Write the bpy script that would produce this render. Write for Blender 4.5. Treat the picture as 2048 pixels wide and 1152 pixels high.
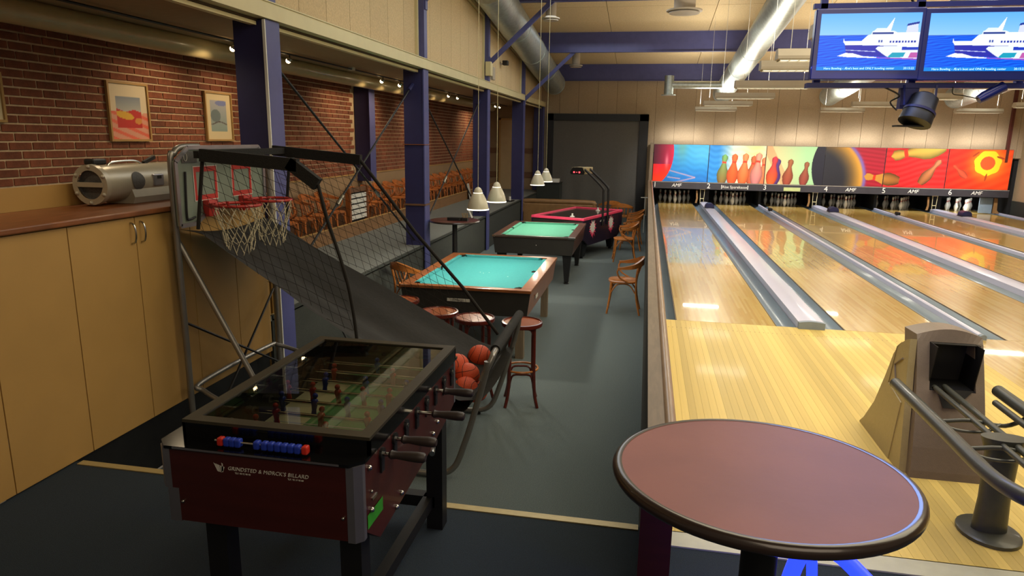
import bpy, bmesh, math, random
import numpy as np
from mathutils import Vector, Matrix
C = bpy.context.scene.collection
for o in list(bpy.data.objects): bpy.data.objects.remove(o)
random.seed(7)
PI = math.pi
# ------------------------------------------------------------------ camera
YAW, PITCH, ROLL, FPX = -.1881, -.2155, .0153, 1373.2
def cam_axes():
    cy, sy, cp, sp = math.cos(YAW), math.sin(YAW), math.cos(PITCH), math.sin(PITCH)
    f = Vector((sy*cp, cy*cp, sp)); r = Vector((cy, -sy, 0)); u = r.cross(f)
    cr, sr = math.cos(ROLL), math.sin(ROLL)
    return r*cr+u*sr, -r*sr+u*cr, f
cam = bpy.data.cameras.new('camera'); co = bpy.data.objects.new('camera', cam); C.objects.link(co)
r_, u_, f_ = cam_axes()
co.matrix_world = Matrix(((r_.x, u_.x, -f_.x, -.4305), (r_.y, u_.y, -f_.y, -7.74), (r_.z, u_.z, -f_.z, 1.9876), (0, 0, 0, 1)))
cam.sensor_width = 36; cam.lens = 36*FPX/2048; cam.clip_start = .05; cam.clip_end = 100
bpy.context.scene.camera = co
# ------------------------------------------------------------------ view, world
vs = bpy.context.scene.view_settings
vs.view_transform = 'Standard'; vs.look = 'None'; vs.gamma = 1; vs.use_curve_mapping = False; vs.exposure = 0.0
w = bpy.data.worlds.new('world'); bpy.context.scene.world = w; w.use_nodes = True
w.node_tree.nodes['Background'].inputs[0].default_value = (.9, .75, .55, 1)
w.node_tree.nodes['Background'].inputs[1].default_value = .12
# ------------------------------------------------------------------ lights
def area(name, loc, sx, sy, power, col, target=None, spread=PI):
    l = bpy.data.lights.new(name, 'AREA'); l.shape = 'RECTANGLE'; l.size = sx; l.size_y = sy; l.energy = power; l.color = col; l.spread = spread
    o = bpy.data.objects.new(name, l); C.objects.link(o); o.location = loc
    if target is not None: o.rotation_euler = (Vector(target)-Vector(loc)).to_track_quat('-Z', 'Y').to_euler()
    return o
def spot(name, loc, target, power, col, angle, blend=.6, rad=.03):
    l = bpy.data.lights.new(name, 'SPOT'); l.energy = power; l.color = col; l.spot_size = math.radians(angle); l.spot_blend = blend; l.shadow_soft_size = rad
    o = bpy.data.objects.new(name, l); C.objects.link(o); o.location = loc
    o.rotation_euler = (Vector(target)-Vector(loc)).to_track_quat('-Z', 'Y').to_euler(); return o
def point(name, loc, power, col, rad=.05):
    l = bpy.data.lights.new(name, 'POINT'); l.energy = power; l.color = col; l.shadow_soft_size = rad
    o = bpy.data.objects.new(name, l); C.objects.link(o); o.location = loc; return o
FIX_Y = [12.5, 9.5, 6.6, 3.4, 1.0, -.07, -1.62]
FIX_X = [1.35, 4.6, 7.9]
for i, x in enumerate(FIX_X):
    for j, y in enumerate([12.5, 9.5, 6.6, 3.4, .5] if i == 0 else [12.5, 9.5, 6.6, 3.4]):
        area('lane_light', (x, y, 2.74), 1.0, .25, 26, (1, .93, .80), (x, y, 0))
        area('ceiling_fill', (x, y, 2.98), 1.0, .25, 42, (1, .91, .76), (x, y, 6))  # added upward fill to brighten the ceiling; the fittings shine downwards
# ceiling lamps over the approach and the bowlers' area (above and behind the camera)
area('approach_light', (3.0, -2.6, 4.6), 7, 4, 330, (1, .88, .62), (3.0, -2.6, 0))
area('bar_light', (1.2, -8.6, 3.6), 3, 2.5, 62, (1, .80, .58), (.4, -6.0, 0.9))
for x in (.6, 2.3, 4.0, 5.7, 7.3, 8.9):       # tubes on top of the masking units wash the wall behind
    area('mask_tube_light', (x, 14.45, 1.98), 1.1, .08, 4.2, (1, .97, .9), (x, 14.75, 2.9))
for x in (.8, 2.5, 4.2, 5.9, 7.6, 9.0):       # valance lamps in front of the masks
    area('mask_front_light', (x, 12.6, 3.0), 1.2, .15, 19, (1, .96, .92), (x, 14.63, .9), math.radians(70))
for y in (-.69, .5, 3.62, 4.48, 5.35, 7.63, 8.4, 12.56, 13.17):
    spot('rail_spot_light', (-4.87, y, 2.83), (-5.75, y-.15, 2.0), 34, (1, .72, .42), 105, .9)
for y in (-4.6, -2.4, 2.0, 6, 10):
    spot('counter_light', (-4.6, y, 2.85), (-4.5, y, 0), 26, (1, .78, .5), 150, 1, .1)
spot('cabinet_light', (-2.4, -4.4, 3.4), (-3.7, -3.8, .9), 30, (1, .78, .46), 110, 1, .3)
PEND = [(-2.27, -.2), (-2.27, .79), (-2.27, 4.14), (-2.27, 5.17)]
for x, y in PEND:
    point('pendant_bulb', (x, y, 1.24), 42, (1, .93, .76), .045)
area('screen_glow', (1.1, -3.06, 2.58), 1.2, .3, 14, (.25, .4, 1), (1.0, -6, 1.5))
area('pool_room_fill', (-1.6, 4.5, 4.4), 2.0, 12, 150, (.9, .95, .95), (-1.6, 4.5, 0))  # added overhead fill that lifts the dark pool-area floor, no fitting there
point('blue_lamp', (.32, -5.2, .62), 4, (.05, .1, 1), .04)

# ------------------------------------------------------------------ materials
def lin(c): return tuple((v/12.92 if v <= .04045 else ((v+.055)/1.055)**2.4) for v in [k/255 for k in c])
def mat(name, rgb, rough=.5, metal=0, noise=None, bump=None, coat=0, emit=None, rnd=0, stretch=(1, 1, 1), spec=.5, trans=0, rgb2=None):
    m = bpy.data.materials.new(name); m.use_nodes = True; nt = m.node_tree; N = nt.nodes; L = nt.links
    b = N['Principled BSDF']; c = lin(rgb)
    b.inputs['Base Color'].default_value = (*c, 1); b.inputs['Roughness'].default_value = rough; b.inputs['Metallic'].default_value = metal
    b.inputs['Coat Weight'].default_value = coat; b.inputs['Coat Roughness'].default_value = .08
    b.inputs['Specular IOR Level'].default_value = spec; b.inputs['Transmission Weight'].default_value = trans
    if emit: b.inputs['Emission Color'].default_value = (*lin(emit[0]), 1); b.inputs['Emission Strength'].default_value = emit[1]
    tc = N.new('ShaderNodeTexCoord'); mp = N.new('ShaderNodeMapping'); mp.inputs['Scale'].default_value = stretch
    L.new(tc.outputs['Object'], mp.inputs[0])
    if noise or rnd:
        ramp = N.new('ShaderNodeMixRGB'); ramp.blend_type = 'MIX'
        c2 = lin(rgb2) if rgb2 else tuple(v*(1-(noise[1] if noise else .2)) for v in c)
        ramp.inputs[1].default_value = (*c, 1); ramp.inputs[2].default_value = (*c2, 1)
        if noise:
            n = N.new('ShaderNodeTexNoise'); n.inputs['Scale'].default_value = noise[0]; n.inputs['Detail'].default_value = 6
            L.new(mp.outputs[0], n.inputs['Vector'])
            cr = N.new('ShaderNodeValToRGB'); cr.color_ramp.elements[0].position = .35; cr.color_ramp.elements[1].position = .65
            L.new(n.outputs['Fac'], cr.inputs[0]); L.new(cr.outputs[0], ramp.inputs[0])
        else: ramp.inputs[0].default_value = 0
        out = ramp.outputs[0]
        if rnd:
            oi = N.new('ShaderNodeObjectInfo'); hs = N.new('ShaderNodeHueSaturation')
            mr = N.new('ShaderNodeMapRange'); mr.inputs[3].default_value = 1-rnd; mr.inputs[4].default_value = 1+rnd
            L.new(oi.outputs['Random'], mr.inputs[0]); L.new(mr.outputs[0], hs.inputs['Value']); L.new(out, hs.inputs['Color']); out = hs.outputs[0]
        L.new(out, b.inputs['Base Color'])
    if bump:
        n2 = N.new('ShaderNodeTexNoise'); n2.inputs['Scale'].default_value = bump[0]; n2.inputs['Detail'].default_value = 4
        L.new(mp.outputs[0], n2.inputs['Vector']); bp = N.new('ShaderNodeBump'); bp.inputs['Strength'].default_value = bump[1]; bp.inputs['Distance'].default_value = .01
        L.new(n2.outputs['Fac'], bp.inputs['Height']); L.new(bp.outputs[0], b.inputs['Normal'])
    return m
def col_mat(name, rough=.4, emit=0, coat=0):
    m = bpy.data.materials.new(name); m.use_nodes = True; N = m.node_tree.nodes; L = m.node_tree.links
    a = N.new('ShaderNodeVertexColor'); a.layer_name = 'Col'; b = N['Principled BSDF']; b.inputs['Roughness'].default_value = rough; b.inputs['Coat Weight'].default_value = coat
    if emit:
        b.inputs['Base Color'].default_value = (0, 0, 0, 1); L.new(a.outputs[0], b.inputs['Emission Color']); b.inputs['Emission Strength'].default_value = emit
    else: L.new(a.outputs[0], b.inputs['Base Color'])
    return m
def board_mat(name, cols, width, rough, coat, plen=1.2):
    """bowling boards: colour per board from object X (and length piece), long grain"""
    m = bpy.data.materials.new(name); m.use_nodes = True; N = m.node_tree.nodes; L = m.node_tree.links; b = N['Principled BSDF']
    tc = N.new('ShaderNodeTexCoord'); sx = N.new('ShaderNodeSeparateXYZ'); L.new(tc.outputs['Object'], sx.inputs[0])
    dv = N.new('ShaderNodeMath'); dv.operation = 'DIVIDE'; dv.inputs[1].default_value = width; L.new(sx.outputs[0], dv.inputs[0])
    fl = N.new('ShaderNodeMath'); fl.operation = 'FLOOR'; L.new(dv.outputs[0], fl.inputs[0])
    w1 = N.new('ShaderNodeTexWhiteNoise'); w1.noise_dimensions = '1D'; L.new(fl.outputs[0], w1.inputs['W'])
    ofs = N.new('ShaderNodeMath'); ofs.operation = 'MULTIPLY_ADD'; ofs.inputs[1].default_value = 7.0; L.new(w1.outputs[0], ofs.inputs[0])
    dy = N.new('ShaderNodeMath'); dy.operation = 'DIVIDE'; dy.inputs[1].default_value = plen; L.new(sx.outputs[1], dy.inputs[0]); L.new(dy.outputs[0], ofs.inputs[2])
    fy = N.new('ShaderNodeMath'); fy.operation = 'FLOOR'; L.new(ofs.outputs[0], fy.inputs[0])
    cb = N.new('ShaderNodeCombineXYZ'); L.new(fl.outputs[0], cb.inputs[0]); L.new(fy.outputs[0], cb.inputs[1])
    w2 = N.new('ShaderNodeTexWhiteNoise'); w2.noise_dimensions = '3D'; L.new(cb.outputs[0], w2.inputs['Vector'])
    cr = N.new('ShaderNodeValToRGB'); e = cr.color_ramp.elements; e[0].color = (*lin(cols[0]), 1); e[1].color = (*lin(cols[2]), 1)
    k = e.new(.5); k.color = (*lin(cols[1]), 1); L.new(w2.outputs[0], cr.inputs[0])
    mp = N.new('ShaderNodeMapping'); mp.inputs['Scale'].default_value = (60, 1.5, 1); L.new(tc.outputs['Object'], mp.inputs[0])
    n = N.new('ShaderNodeTexNoise'); n.inputs['Scale'].default_value = 2; n.inputs['Detail'].default_value = 4; L.new(mp.outputs[0], n.inputs['Vector'])
    mx = N.new('ShaderNodeMixRGB'); mx.blend_type = 'MULTIPLY'; mx.inputs[0].default_value = .25; L.new(cr.outputs[0], mx.inputs[1]); L.new(n.outputs['Fac'], mx.inputs[2])
    L.new(mx.outputs[0], b.inputs['Base Color']); b.inputs['Roughness'].default_value = rough; b.inputs['Coat Weight'].default_value = coat; b.inputs['Coat Roughness'].default_value = .03
    return m
M = {}
M['brick'] = mat('brick_clay', (132, 74, 50), .85, noise=(9, .35), bump=(60, .5), rnd=.22)
M['brickmass'] = mat('brick_clay_far', (134, 76, 52), .85, noise=(3, .4), bump=(60, .5))
M['mortar'] = mat('mortar', (204, 180, 148), .9, noise=(20, .2))
M['carpet'] = mat('grey_carpet', (104, 117, 119), .95, noise=(160, .35), bump=(300, .6))
M['carpet_dark'] = mat('dark_carpet', (34, 48, 60), .95, noise=(160, .3), bump=(300, .6))
M['carpet_plat'] = mat('platform_carpet', (118, 122, 118), .95, noise=(160, .2), bump=(300, .5))
M['riser'] = mat('riser_carpet', (52, 56, 52), .95, noise=(120, .3), bump=(200, .5))
M['blue'] = mat('blue_steel_paint', (78, 82, 138), .45, noise=(6, .12))
M['bluedk'] = mat('dark_and_shaded_blue', (42, 42, 88), .5, noise=(6, .12))
M['cream'] = mat('cream_paint', (214, 204, 160), .5, noise=(5, .06))
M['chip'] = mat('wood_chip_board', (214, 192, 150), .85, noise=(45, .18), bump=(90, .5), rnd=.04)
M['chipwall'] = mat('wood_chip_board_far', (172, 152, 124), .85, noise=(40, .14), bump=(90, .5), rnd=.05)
M['joint'] = mat('panel_joint', (90, 74, 52), .9, noise=(9, .2))
M['lowceil'] = mat('low_ceiling_board', (160, 138, 104), .8, noise=(8, .12), bump=(60, .2), stretch=(1, 4, 1))
M['galv'] = mat('galvanised_steel', (186, 196, 194), .42, .75, noise=(14, .2))
M['ductpaint'] = mat('painted_duct', (178, 164, 122), .35, noise=(6, .1), coat=.2)
M['cab'] = mat('ochre_laminate', (176, 138, 76), .55, noise=(3, .07))
M['worktop'] = mat('brown_worktop', (132, 78, 42), .4, noise=(6, .35), stretch=(8, 1, 1))
M['ply'] = mat('light_plywood', (176, 140, 84), .6, noise=(3, .15))
M['steel'] = mat('brushed_steel', (190, 190, 182), .25, 1, noise=(30, .1))
M['greytube'] = mat('grey_painted_tube', (140, 136, 130), .35, .6, noise=(9, .12))
M['black'] = mat('black_paint', (18, 18, 20), .5, noise=(10, .3))
M['blackcloth'] = mat('black_nylon_cloth', (24, 21, 17), .85, noise=(5, .3), bump=(14, .4))
M['foam'] = mat('black_foam_sleeve', (22, 21, 20), .9, noise=(60, .3), bump=(120, .5))
M['blackgloss'] = mat('black_gloss', (12, 12, 13), .15, noise=(4, .3), coat=.5)
M['felt1'] = mat('teal_felt', (44, 138, 142), .95, noise=(50, .1), bump=(300, .2))
M['felt2'] = mat('green_felt', (72, 148, 124), .95, noise=(50, .1), bump=(300, .2))
M['oak'] = mat('reddish_oak', (150, 88, 44), .35, noise=(5, .4), coat=.3, stretch=(1, 8, 1))
M['walnut'] = mat('walnut_veneer', (82, 48, 34), .4, noise=(5, .4), coat=.2, stretch=(6, 6, 1))
M['poolblack'] = mat('black_laminate_apron', (40, 38, 34), .5, noise=(8, .2))
M['bent'] = mat('bent_beech', (188, 116, 52), .32, noise=(7, .3), coat=.35, stretch=(1, 1, 3), rnd=.12)
M['bentdk'] = mat('orange_stained_beech', (198, 116, 56), .35, noise=(7, .4), coat=.3, stretch=(1, 1, 3), rnd=.12)
M['stool'] = mat('mahogany_stained_beech', (98, 34, 24), .3, noise=(7, .3), coat=.4, stretch=(1, 1, 3))
M['stoolseat'] = mat('stool_seat_veneer', (158, 82, 44), .25, noise=(4, .25), coat=.5, stretch=(1, 6, 1))
M['mahog'] = mat('mahogany_laminate', (82, 30, 24), .45, noise=(4, .2), coat=.1, stretch=(1, 1, 6))
M['foosred'] = mat('deep_red_laminate', (66, 20, 16), .4, noise=(4, .2), coat=.15, stretch=(1, 1, 6))
M['tabletop'] = mat('worn_burgundy_tabletop', (140, 72, 60), .5, noise=(2.2, .18), coat=.0, bump=(25, .05), rgb2=(124, 58, 50))
M['rubber'] = mat('dark_brown_rubber_edge', (52, 40, 36), .28, noise=(8, .2), coat=.4)
M['orange'] = mat('orange_basketball', (206, 74, 30), .55, noise=(160, .12), bump=(220, .5))
M['seam'] = mat('ball_seam', (40, 16, 10), .7, noise=(20, .2))
M['red'] = mat('red_paint', (176, 42, 36), .4, noise=(6, .15))
M['redp'] = mat('red_plastic', (200, 46, 32), .35, noise=(6, .15))
M['bluep'] = mat('blue_plastic', (36, 60, 170), .35, noise=(6, .15))
M['white'] = mat('white_plastic', (226, 226, 218), .4, noise=(6, .05))
M['whiteprint'] = mat('white_print', (200, 196, 186), .6, noise=(30, .1))
M['rope'] = mat('white_rope', (210, 200, 170), .8, noise=(60, .15))
M['net'] = mat('black_net_cord', (26, 22, 18), .9, noise=(30, .2))
M['board'] = mat('grey_green_backboard', (118, 130, 118), .5, noise=(5, .15))
M['gutter'] = mat('grey_gutter', (118, 136, 152), .35, noise=(6, .15), stretch=(1, .2, 1), coat=.2)
M['divider'] = mat('lavender_divider_capping', (216, 218, 246), .3, noise=(4, .08), stretch=(1, .2, 1), coat=.3)
M['dividerend'] = mat('grey_divider_end', (138, 152, 172), .5, noise=(9, .1))
M['lane'] = board_mat('lane_maple', ((204, 164, 84), (218, 184, 102), (230, 200, 126)), .027, .22, .6)
M['appr'] = mat('approach_maple', (224, 196, 112), .5, noise=(2, .08), coat=.08, stretch=(30, .6, 1), rnd=.17)
M['railwood'] = mat('pale_brown_rail', (150, 122, 92), .4, noise=(6, .2), coat=.2, stretch=(8, 1, 1))
M['railtop'] = mat('grey_brown_ledge', (128, 112, 92), .6, noise=(6, .2), stretch=(8, 1, 1))
M['partition'] = mat('dark_partition_cloth', (58, 56, 48), .9, noise=(60, .2))
M['hood'] = mat('taupe_moulded_plastic', (172, 156, 112), .42, noise=(40, .06), bump=(200, .15))
M['hoodf'] = mat('shaded_taupe_plastic', (128, 114, 102), .45, noise=(40, .06), bump=(200, .15))  # same plastic as the lit side, front shade put into the colour
M['railgrey'] = mat('dark_grey_rubber_rail', (72, 74, 68), .4, noise=(30, .1), coat=.15)
M['maskband'] = mat('masking_band', (52, 50, 56), .5, noise=(6, .15))
M['pit'] = mat('pit_black', (16, 16, 18), .8, noise=(6, .2))
M['pin'] = mat('pin_white', (232, 232, 226), .25, noise=(5, .04), coat=.5)
M['pinred'] = mat('pin_red_stripe', (190, 30, 30), .3, noise=(5, .1), coat=.5)
M['sign'] = mat('pale_green_card', (170, 180, 120), .6, noise=(9, .1))
M['fixture'] = mat('grey_enamel', (176, 166, 150), .5, noise=(5, .08))
M['tubeglow'] = mat('fluorescent_glow', (255, 246, 224), .5, emit=((255, 244, 216), 2.2))
M['bulbglow'] = mat('bulb_glow', (255, 240, 210), .5, emit=((255, 226, 176), 14))
M['rimglow'] = mat('lamp_rim_glow', (255, 250, 235), .5, emit=((255, 244, 220), 2.5))
M['shade'] = mat('cream_ribbed_shade', (206, 200, 176), .35, noise=(5, .06), coat=.3)
M['leather'] = mat('tan_leather', (140, 104, 62), .45, noise=(7, .2), bump=(60, .3))
M['greycloth'] = mat('grey_backdrop_cloth', (98, 96, 92), .9, noise=(30, .1), bump=(10, .15))
M['pink'] = mat('pink_rail_laminate', (240, 74, 112), .35, noise=(6, .08), coat=.3)
M['hockeyside'] = mat('dark_purple_laminate', (34, 26, 48), .35, noise=(6, .2), coat=.3)
M['hockeytop'] = mat('dark_play_surface', (58, 46, 42), .15, noise=(4, .2), coat=.4)
M['led'] = mat('red_led', (255, 90, 90), .5, emit=((255, 60, 70), 4))
M['glowblue'] = mat('blue_lamplight_glow', (40, 60, 255), .4, emit=((30, 50, 255), 3.0))  # emission stands in for blue lamp light falling on the seat frame
M['green'] = mat('green_sticker', (50, 150, 36), .5, noise=(14, .3))
M['pitch'] = mat('foosball_pitch', (92, 160, 98), .5, noise=(4, .12))
M['pitchwhite'] = mat('foosball_pitch_sand', (228, 216, 172), .5, noise=(4, .08))
M['frame'] = mat('dark_bronze_frame', (66, 60, 46), .4, .3, noise=(9, .15))
M['alu'] = mat('satin_aluminium', (150, 148, 156), .35, .8, noise=(9, .08))
M['chromerod'] = mat('chrome_rod', (200, 198, 190), .15, 1, noise=(9, .05))
M['handle'] = mat('dark_brown_handle', (46, 36, 32), .5, noise=(9, .2))
M['speaker'] = mat('silver_plastic', (172, 164, 146), .35, .3, noise=(9, .08))
M['grille'] = mat('dark_speaker_grille', (78, 76, 74), .6, noise=(90, .3))
M['doorcream'] = mat('cream_door', (184, 162, 122), .5, noise=(4, .08))
M['brownwood'] = mat('brown_rail_board', (116, 82, 56), .5, noise=(4, .2), stretch=(1, 1, 6))
M['plinth'] = mat('wood_plinth_board', (138, 102, 66), .55, noise=(4, .2), stretch=(6, 1, 6))
M['panelgrey'] = mat('brown_wall_panel', (150, 126, 96), .7, noise=(5, .1))
M['tvframe'] = mat('bezel_glare_blue', (36, 52, 150), .3, noise=(5, .1), coat=.3)  # blue screen glare put into the bezel's base colour
M['mountglow'] = mat('glow_tinted_mount', (40, 52, 140), .4, noise=(5, .1))  # blue glow of the screens put into the mount's colour
M['nosing'] = mat('step_nosing_brass', (188, 168, 116), .4, .3, noise=(20, .25), stretch=(1, 20, 1))
M['strip'] = mat('pale_threshold_strip', (200, 200, 180), .5, noise=(12, .1))
g = bpy.data.materials.new('clear_glass'); g.use_nodes = True
N = g.node_tree.nodes; L = g.node_tree.links
for n in list(N): N.remove(n)
oo = N.new('ShaderNodeOutputMaterial'); tr = N.new('ShaderNodeBsdfTransparent'); gl = N.new('ShaderNodeBsdfGlossy'); fr = N.new('ShaderNodeFresnel'); mx = N.new('ShaderNodeMixShader')
fr.inputs[0].default_value = 1.62; tr.inputs[0].default_value = (.93, .96, .93, 1); gl.inputs['Roughness'].default_value = .02
L.new(fr.outputs[0], mx.inputs[0]); L.new(tr.outputs[0], mx.inputs[1]); L.new(gl.outputs[0], mx.inputs[2]); L.new(mx.outputs[0], oo.inputs[0])
M['glass'] = g

# ------------------------------------------------------------------ mesh builder
class MB:
    def __init__(s): s.v = []; s.f = []
    def add(s, vs, fs):
        k = len(s.v); s.v += [tuple(p) for p in vs]; s.f += [tuple(i+k for i in f) for f in fs]; return s
    def box(s, x0, x1, y0, y1, z0, z1, bev=0):
        if bev <= 0:
            return s.add([(x0, y0, z0), (x1, y0, z0), (x1, y1, z0), (x0, y1, z0), (x0, y0, z1), (x1, y0, z1), (x1, y1, z1), (x0, y1, z1)],
                  [(0, 3, 2, 1), (4, 5, 6, 7), (0, 1, 5, 4), (1, 2, 6, 5), (2, 3, 7, 6), (3, 0, 4, 7)])
        b = min(bev, (x1-x0)/2.01, (y1-y0)/2.01, (z1-z0)/2.01)
        bm = bmesh.new(); bmesh.ops.create_cube(bm, size=1)
        for v in bm.verts: v.co = Vector(((x0+x1)/2+v.co.x*(x1-x0), (y0+y1)/2+v.co.y*(y1-y0), (z0+z1)/2+v.co.z*(z1-z0)))
        bmesh.ops.bevel(bm, geom=bm.edges[:], offset=b, segments=2, profile=.5, affect='EDGES')
        return s.bm(bm)
    def bm(s, bm, mtx=None):
        bm.verts.index_update(); s.add([(mtx @ v.co if mtx else v.co) for v in bm.verts], [[v.index for v in f.verts] for f in bm.faces]); bm.free(); return s
    def tube(s, pts, r, n=8, closed=False, cap=True):
        pts = [Vector(p) for p in pts]; m = len(pts); rr = r if isinstance(r, (list, tuple)) else [r]*m
        rings = []; up = None
        for i, p in enumerate(pts):
            if closed: d = (pts[(i+1) % m]-pts[i-1])
            else: d = (pts[min(i+1, m-1)]-pts[max(i-1, 0)])
            d.normalize()
            if up is None:
                a = Vector((0, 0, 1)) if abs(d.z) < .9 else Vector((1, 0, 0)); up = (a-d*a.dot(d)).normalized()
            else:
                up = (up-d*up.dot(d)); up = up.normalized() if up.length > 1e-6 else d.orthogonal().normalized()
            q = d.cross(up); rings.append([p+(up*math.cos(2*PI*k/n)+q*math.sin(2*PI*k/n))*rr[i] for k in range(n)])
        vs = [v for ring in rings for v in ring]; fs = []
        for i in range(m if closed else m-1):
            j = (i+1) % m
            for k in range(n): fs.append((i*n+k, i*n+(k+1) % n, j*n+(k+1) % n, j*n+k))
        if cap and not closed: fs.append(tuple(range(n))[::-1]); fs.append(tuple((m-1)*n+k for k in range(n)))
        return s.add(vs, fs)
    def lathe(s, prof, n=24, o=(0, 0, 0), axis='z', cap=True):
        vs = []; fs = []
        for r, z in prof:
            for k in range(n):
                a = 2*PI*k/n; c, q = r*math.cos(a), r*math.sin(a)
                p = (c, q, z) if axis == 'z' else ((z, c, q) if axis == 'x' else (q, z, c))
                vs.append((p[0]+o[0], p[1]+o[1], p[2]+o[2]))
        m = len(prof)
        for i in range(m-1):
            for k in range(n): fs.append((i*n+k, i*n+(k+1) % n, (i+1)*n+(k+1) % n, (i+1)*n+k))
        if cap: fs.append(tuple(range(n))[::-1]); fs.append(tuple((m-1)*n+k for k in range(n)))
        return s.add(vs, fs)
    def prism(s, poly, a0, a1, axis='y'):
        """poly in the two other axes, extruded along axis from a0 to a1"""
        n = len(poly)
        def mk(p, a): return (a, p[0], p[1]) if axis == 'x' else ((p[0], a, p[1]) if axis == 'y' else (p[0], p[1], a))
        vs = [mk(p, a0) for p in poly]+[mk(p, a1) for p in poly]
        fs = [tuple(range(n)), tuple(range(n, 2*n))[::-1]]+[(i, (i+n), (i+1) % n+n, (i+1) % n) for i in range(n)]
        return s.add(vs, fs)
    def grid(s, fn, nu, nv):
        vs = [fn(i/nu, j/nv) for j in range(nv+1) for i in range(nu+1)]
        fs = [(j*(nu+1)+i, j*(nu+1)+i+1, (j+1)*(nu+1)+i+1, (j+1)*(nu+1)+i) for j in range(nv) for i in range(nu)]
        return s.add(vs, fs)
    def sphere(s, c, r, nu=20, nv=12, sc=(1, 1, 1)):
        return s.lathe([(max(r*math.sin(PI*i/nv), 1e-4), -r*math.cos(PI*i/nv)) for i in range(nv+1)], nu, c) if sc == (1, 1, 1) else \
            s.add([(c[0]+r*sc[0]*math.sin(PI*i/nv)*math.cos(2*PI*k/nu), c[1]+r*sc[1]*math.sin(PI*i/nv)*math.sin(2*PI*k/nu), c[2]-r*sc[2]*math.cos(PI*i/nv)) for i in range(nv+1) for k in range(nu)],
                  [(i*nu+k, i*nu+(k+1) % nu, (i+1)*nu+(k+1) % nu, (i+1)*nu+k) for i in range(nv) for k in range(nu)])
    def bar(s, p0, p1, w, h, up=(0, 0, 1)):
        p0, p1, up = Vector(p0), Vector(p1), Vector(up); d = (p1-p0).normalized(); q = d.cross(up).normalized(); u = q.cross(d)
        vs = [p+q*a*w/2+u*b*h/2 for p in (p0, p1) for a, b in ((-1, -1), (1, -1), (1, 1), (-1, 1))]
        return s.add(vs, [(0, 1, 2, 3), (7, 6, 5, 4), (0, 4, 5, 1), (1, 5, 6, 2), (2, 6, 7, 3), (3, 7, 4, 0)])
    def mesh(s, name, smooth=False, sub=None):
        o = sub or (0, 0, 0); me = bpy.data.meshes.new(name)
        me.from_pydata([(p[0]-o[0], p[1]-o[1], p[2]-o[2]) for p in s.v], [], s.f)
        if smooth:
            me.polygons.foreach_set('use_smooth', [True]*len(me.polygons)); me.set_sharp_from_angle(angle=math.radians(40))
        me.update(); return me
    def build(s, name, m, parent=None, smooth=False, stuff=False, label=None, local=False):
        """vertices are world coordinates unless local; the mesh is stored relative to the thing's base"""
        o = None
        if parent is not None and not local:
            p = parent
            while p.parent: p = p.parent
            o = tuple(p.location)
        me = s.mesh(name, smooth, o)
        if m: me.materials.append(m)
        ob = bpy.data.objects.new(name, me); C.objects.link(ob); ob.parent = parent
        if stuff: ob['kind'] = 'stuff'
        if label: ob['label'] = label
        return ob
def thing(name, label, cat, loc=(0, 0, 0), rz=0, group=None):
    o = bpy.data.objects.new(name, None); o.empty_display_size = .1; C.objects.link(o); o.location = loc; o.rotation_euler = (0, 0, rz)
    return tag(o, label, cat, group)
def tag(o, label, cat, group=None):
    o['label'] = label; o['category'] = cat
    if group: o['group'] = group
    return o
def struct(o): o['kind'] = 'structure'; return o
def dup(root, loc, rz, label, group=None):
    r = root.copy(); C.objects.link(r); r.location = loc; r.rotation_euler = (0, 0, rz); r['label'] = label
    if group: r['group'] = group
    for ch in list(root.children):
        c = ch.copy(); C.objects.link(c); c.parent = r
        for gch in list(ch.children):
            d = gch.copy(); C.objects.link(d); d.parent = c
    return r
def text_mb(s, size, place, ext=.002, font_shear=0, spacing=1.0, align='CENTER'):
    """text -> mesh builder; place maps (u,v,w) to world"""
    cu = bpy.data.curves.new('t', 'FONT'); cu.body = s; cu.size = size; cu.align_x = align; cu.align_y = 'CENTER'; cu.extrude = ext; cu.shear = font_shear; cu.space_character = spacing; cu.resolution_u = 2
    ob = bpy.data.objects.new('t', cu); C.objects.link(ob); dg = bpy.context.evaluated_depsgraph_get(); me = bpy.data.meshes.new_from_object(ob.evaluated_get(dg))
    mb = MB(); mb.add([place(*v.co) for v in me.vertices], [list(p.vertices) for p in me.polygons])
    bpy.data.objects.remove(ob); bpy.data.curves.remove(cu); bpy.data.meshes.remove(me); return mb
def painted(name, fn, place, nu, nv, m, parent=None):
    """flat print: grid coloured per vertex by fn(U,V)->rgb 0..255"""
    U, V = np.meshgrid(np.linspace(0, 1, nu+1), np.linspace(0, 1, nv+1)); rgb = np.clip(fn(U, V), 0, 255)/255.
    l = np.where(rgb <= .04045, rgb/12.92, ((rgb+.055)/1.055)**2.4).reshape(-1, 3)
    mb = MB(); mb.grid(place, nu, nv); o = mb.build(name, m, parent)
    a = o.data.color_attributes.new('Col', 'FLOAT_COLOR', 'POINT'); buf = np.ones((len(l), 4), np.float32); buf[:, :3] = l; a.data.foreach_set('color', buf.ravel()); return o
def arc(cx, cz, r, a0, a1, n): return [(cx+r*math.cos(math.radians(a0+(a1-a0)*i/n)), cz+r*math.sin(math.radians(a0+(a1-a0)*i/n))) for i in range(n+1)]
def bez(P, n=12):
    """Catmull-Rom through points"""
    P = [Vector(p) for p in P]; out = []
    for i in range(len(P)-1):
        a, b, c, d = P[max(i-1, 0)], P[i], P[i+1], P[min(i+2, len(P)-1)]
        for k in range(n):
            t = k/n; out.append(.5*((2*b)+(c-a)*t+(2*a-5*b+4*c-d)*t*t+(3*b-a-3*c+d)*t**3))
    out.append(P[-1]); return out

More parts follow.
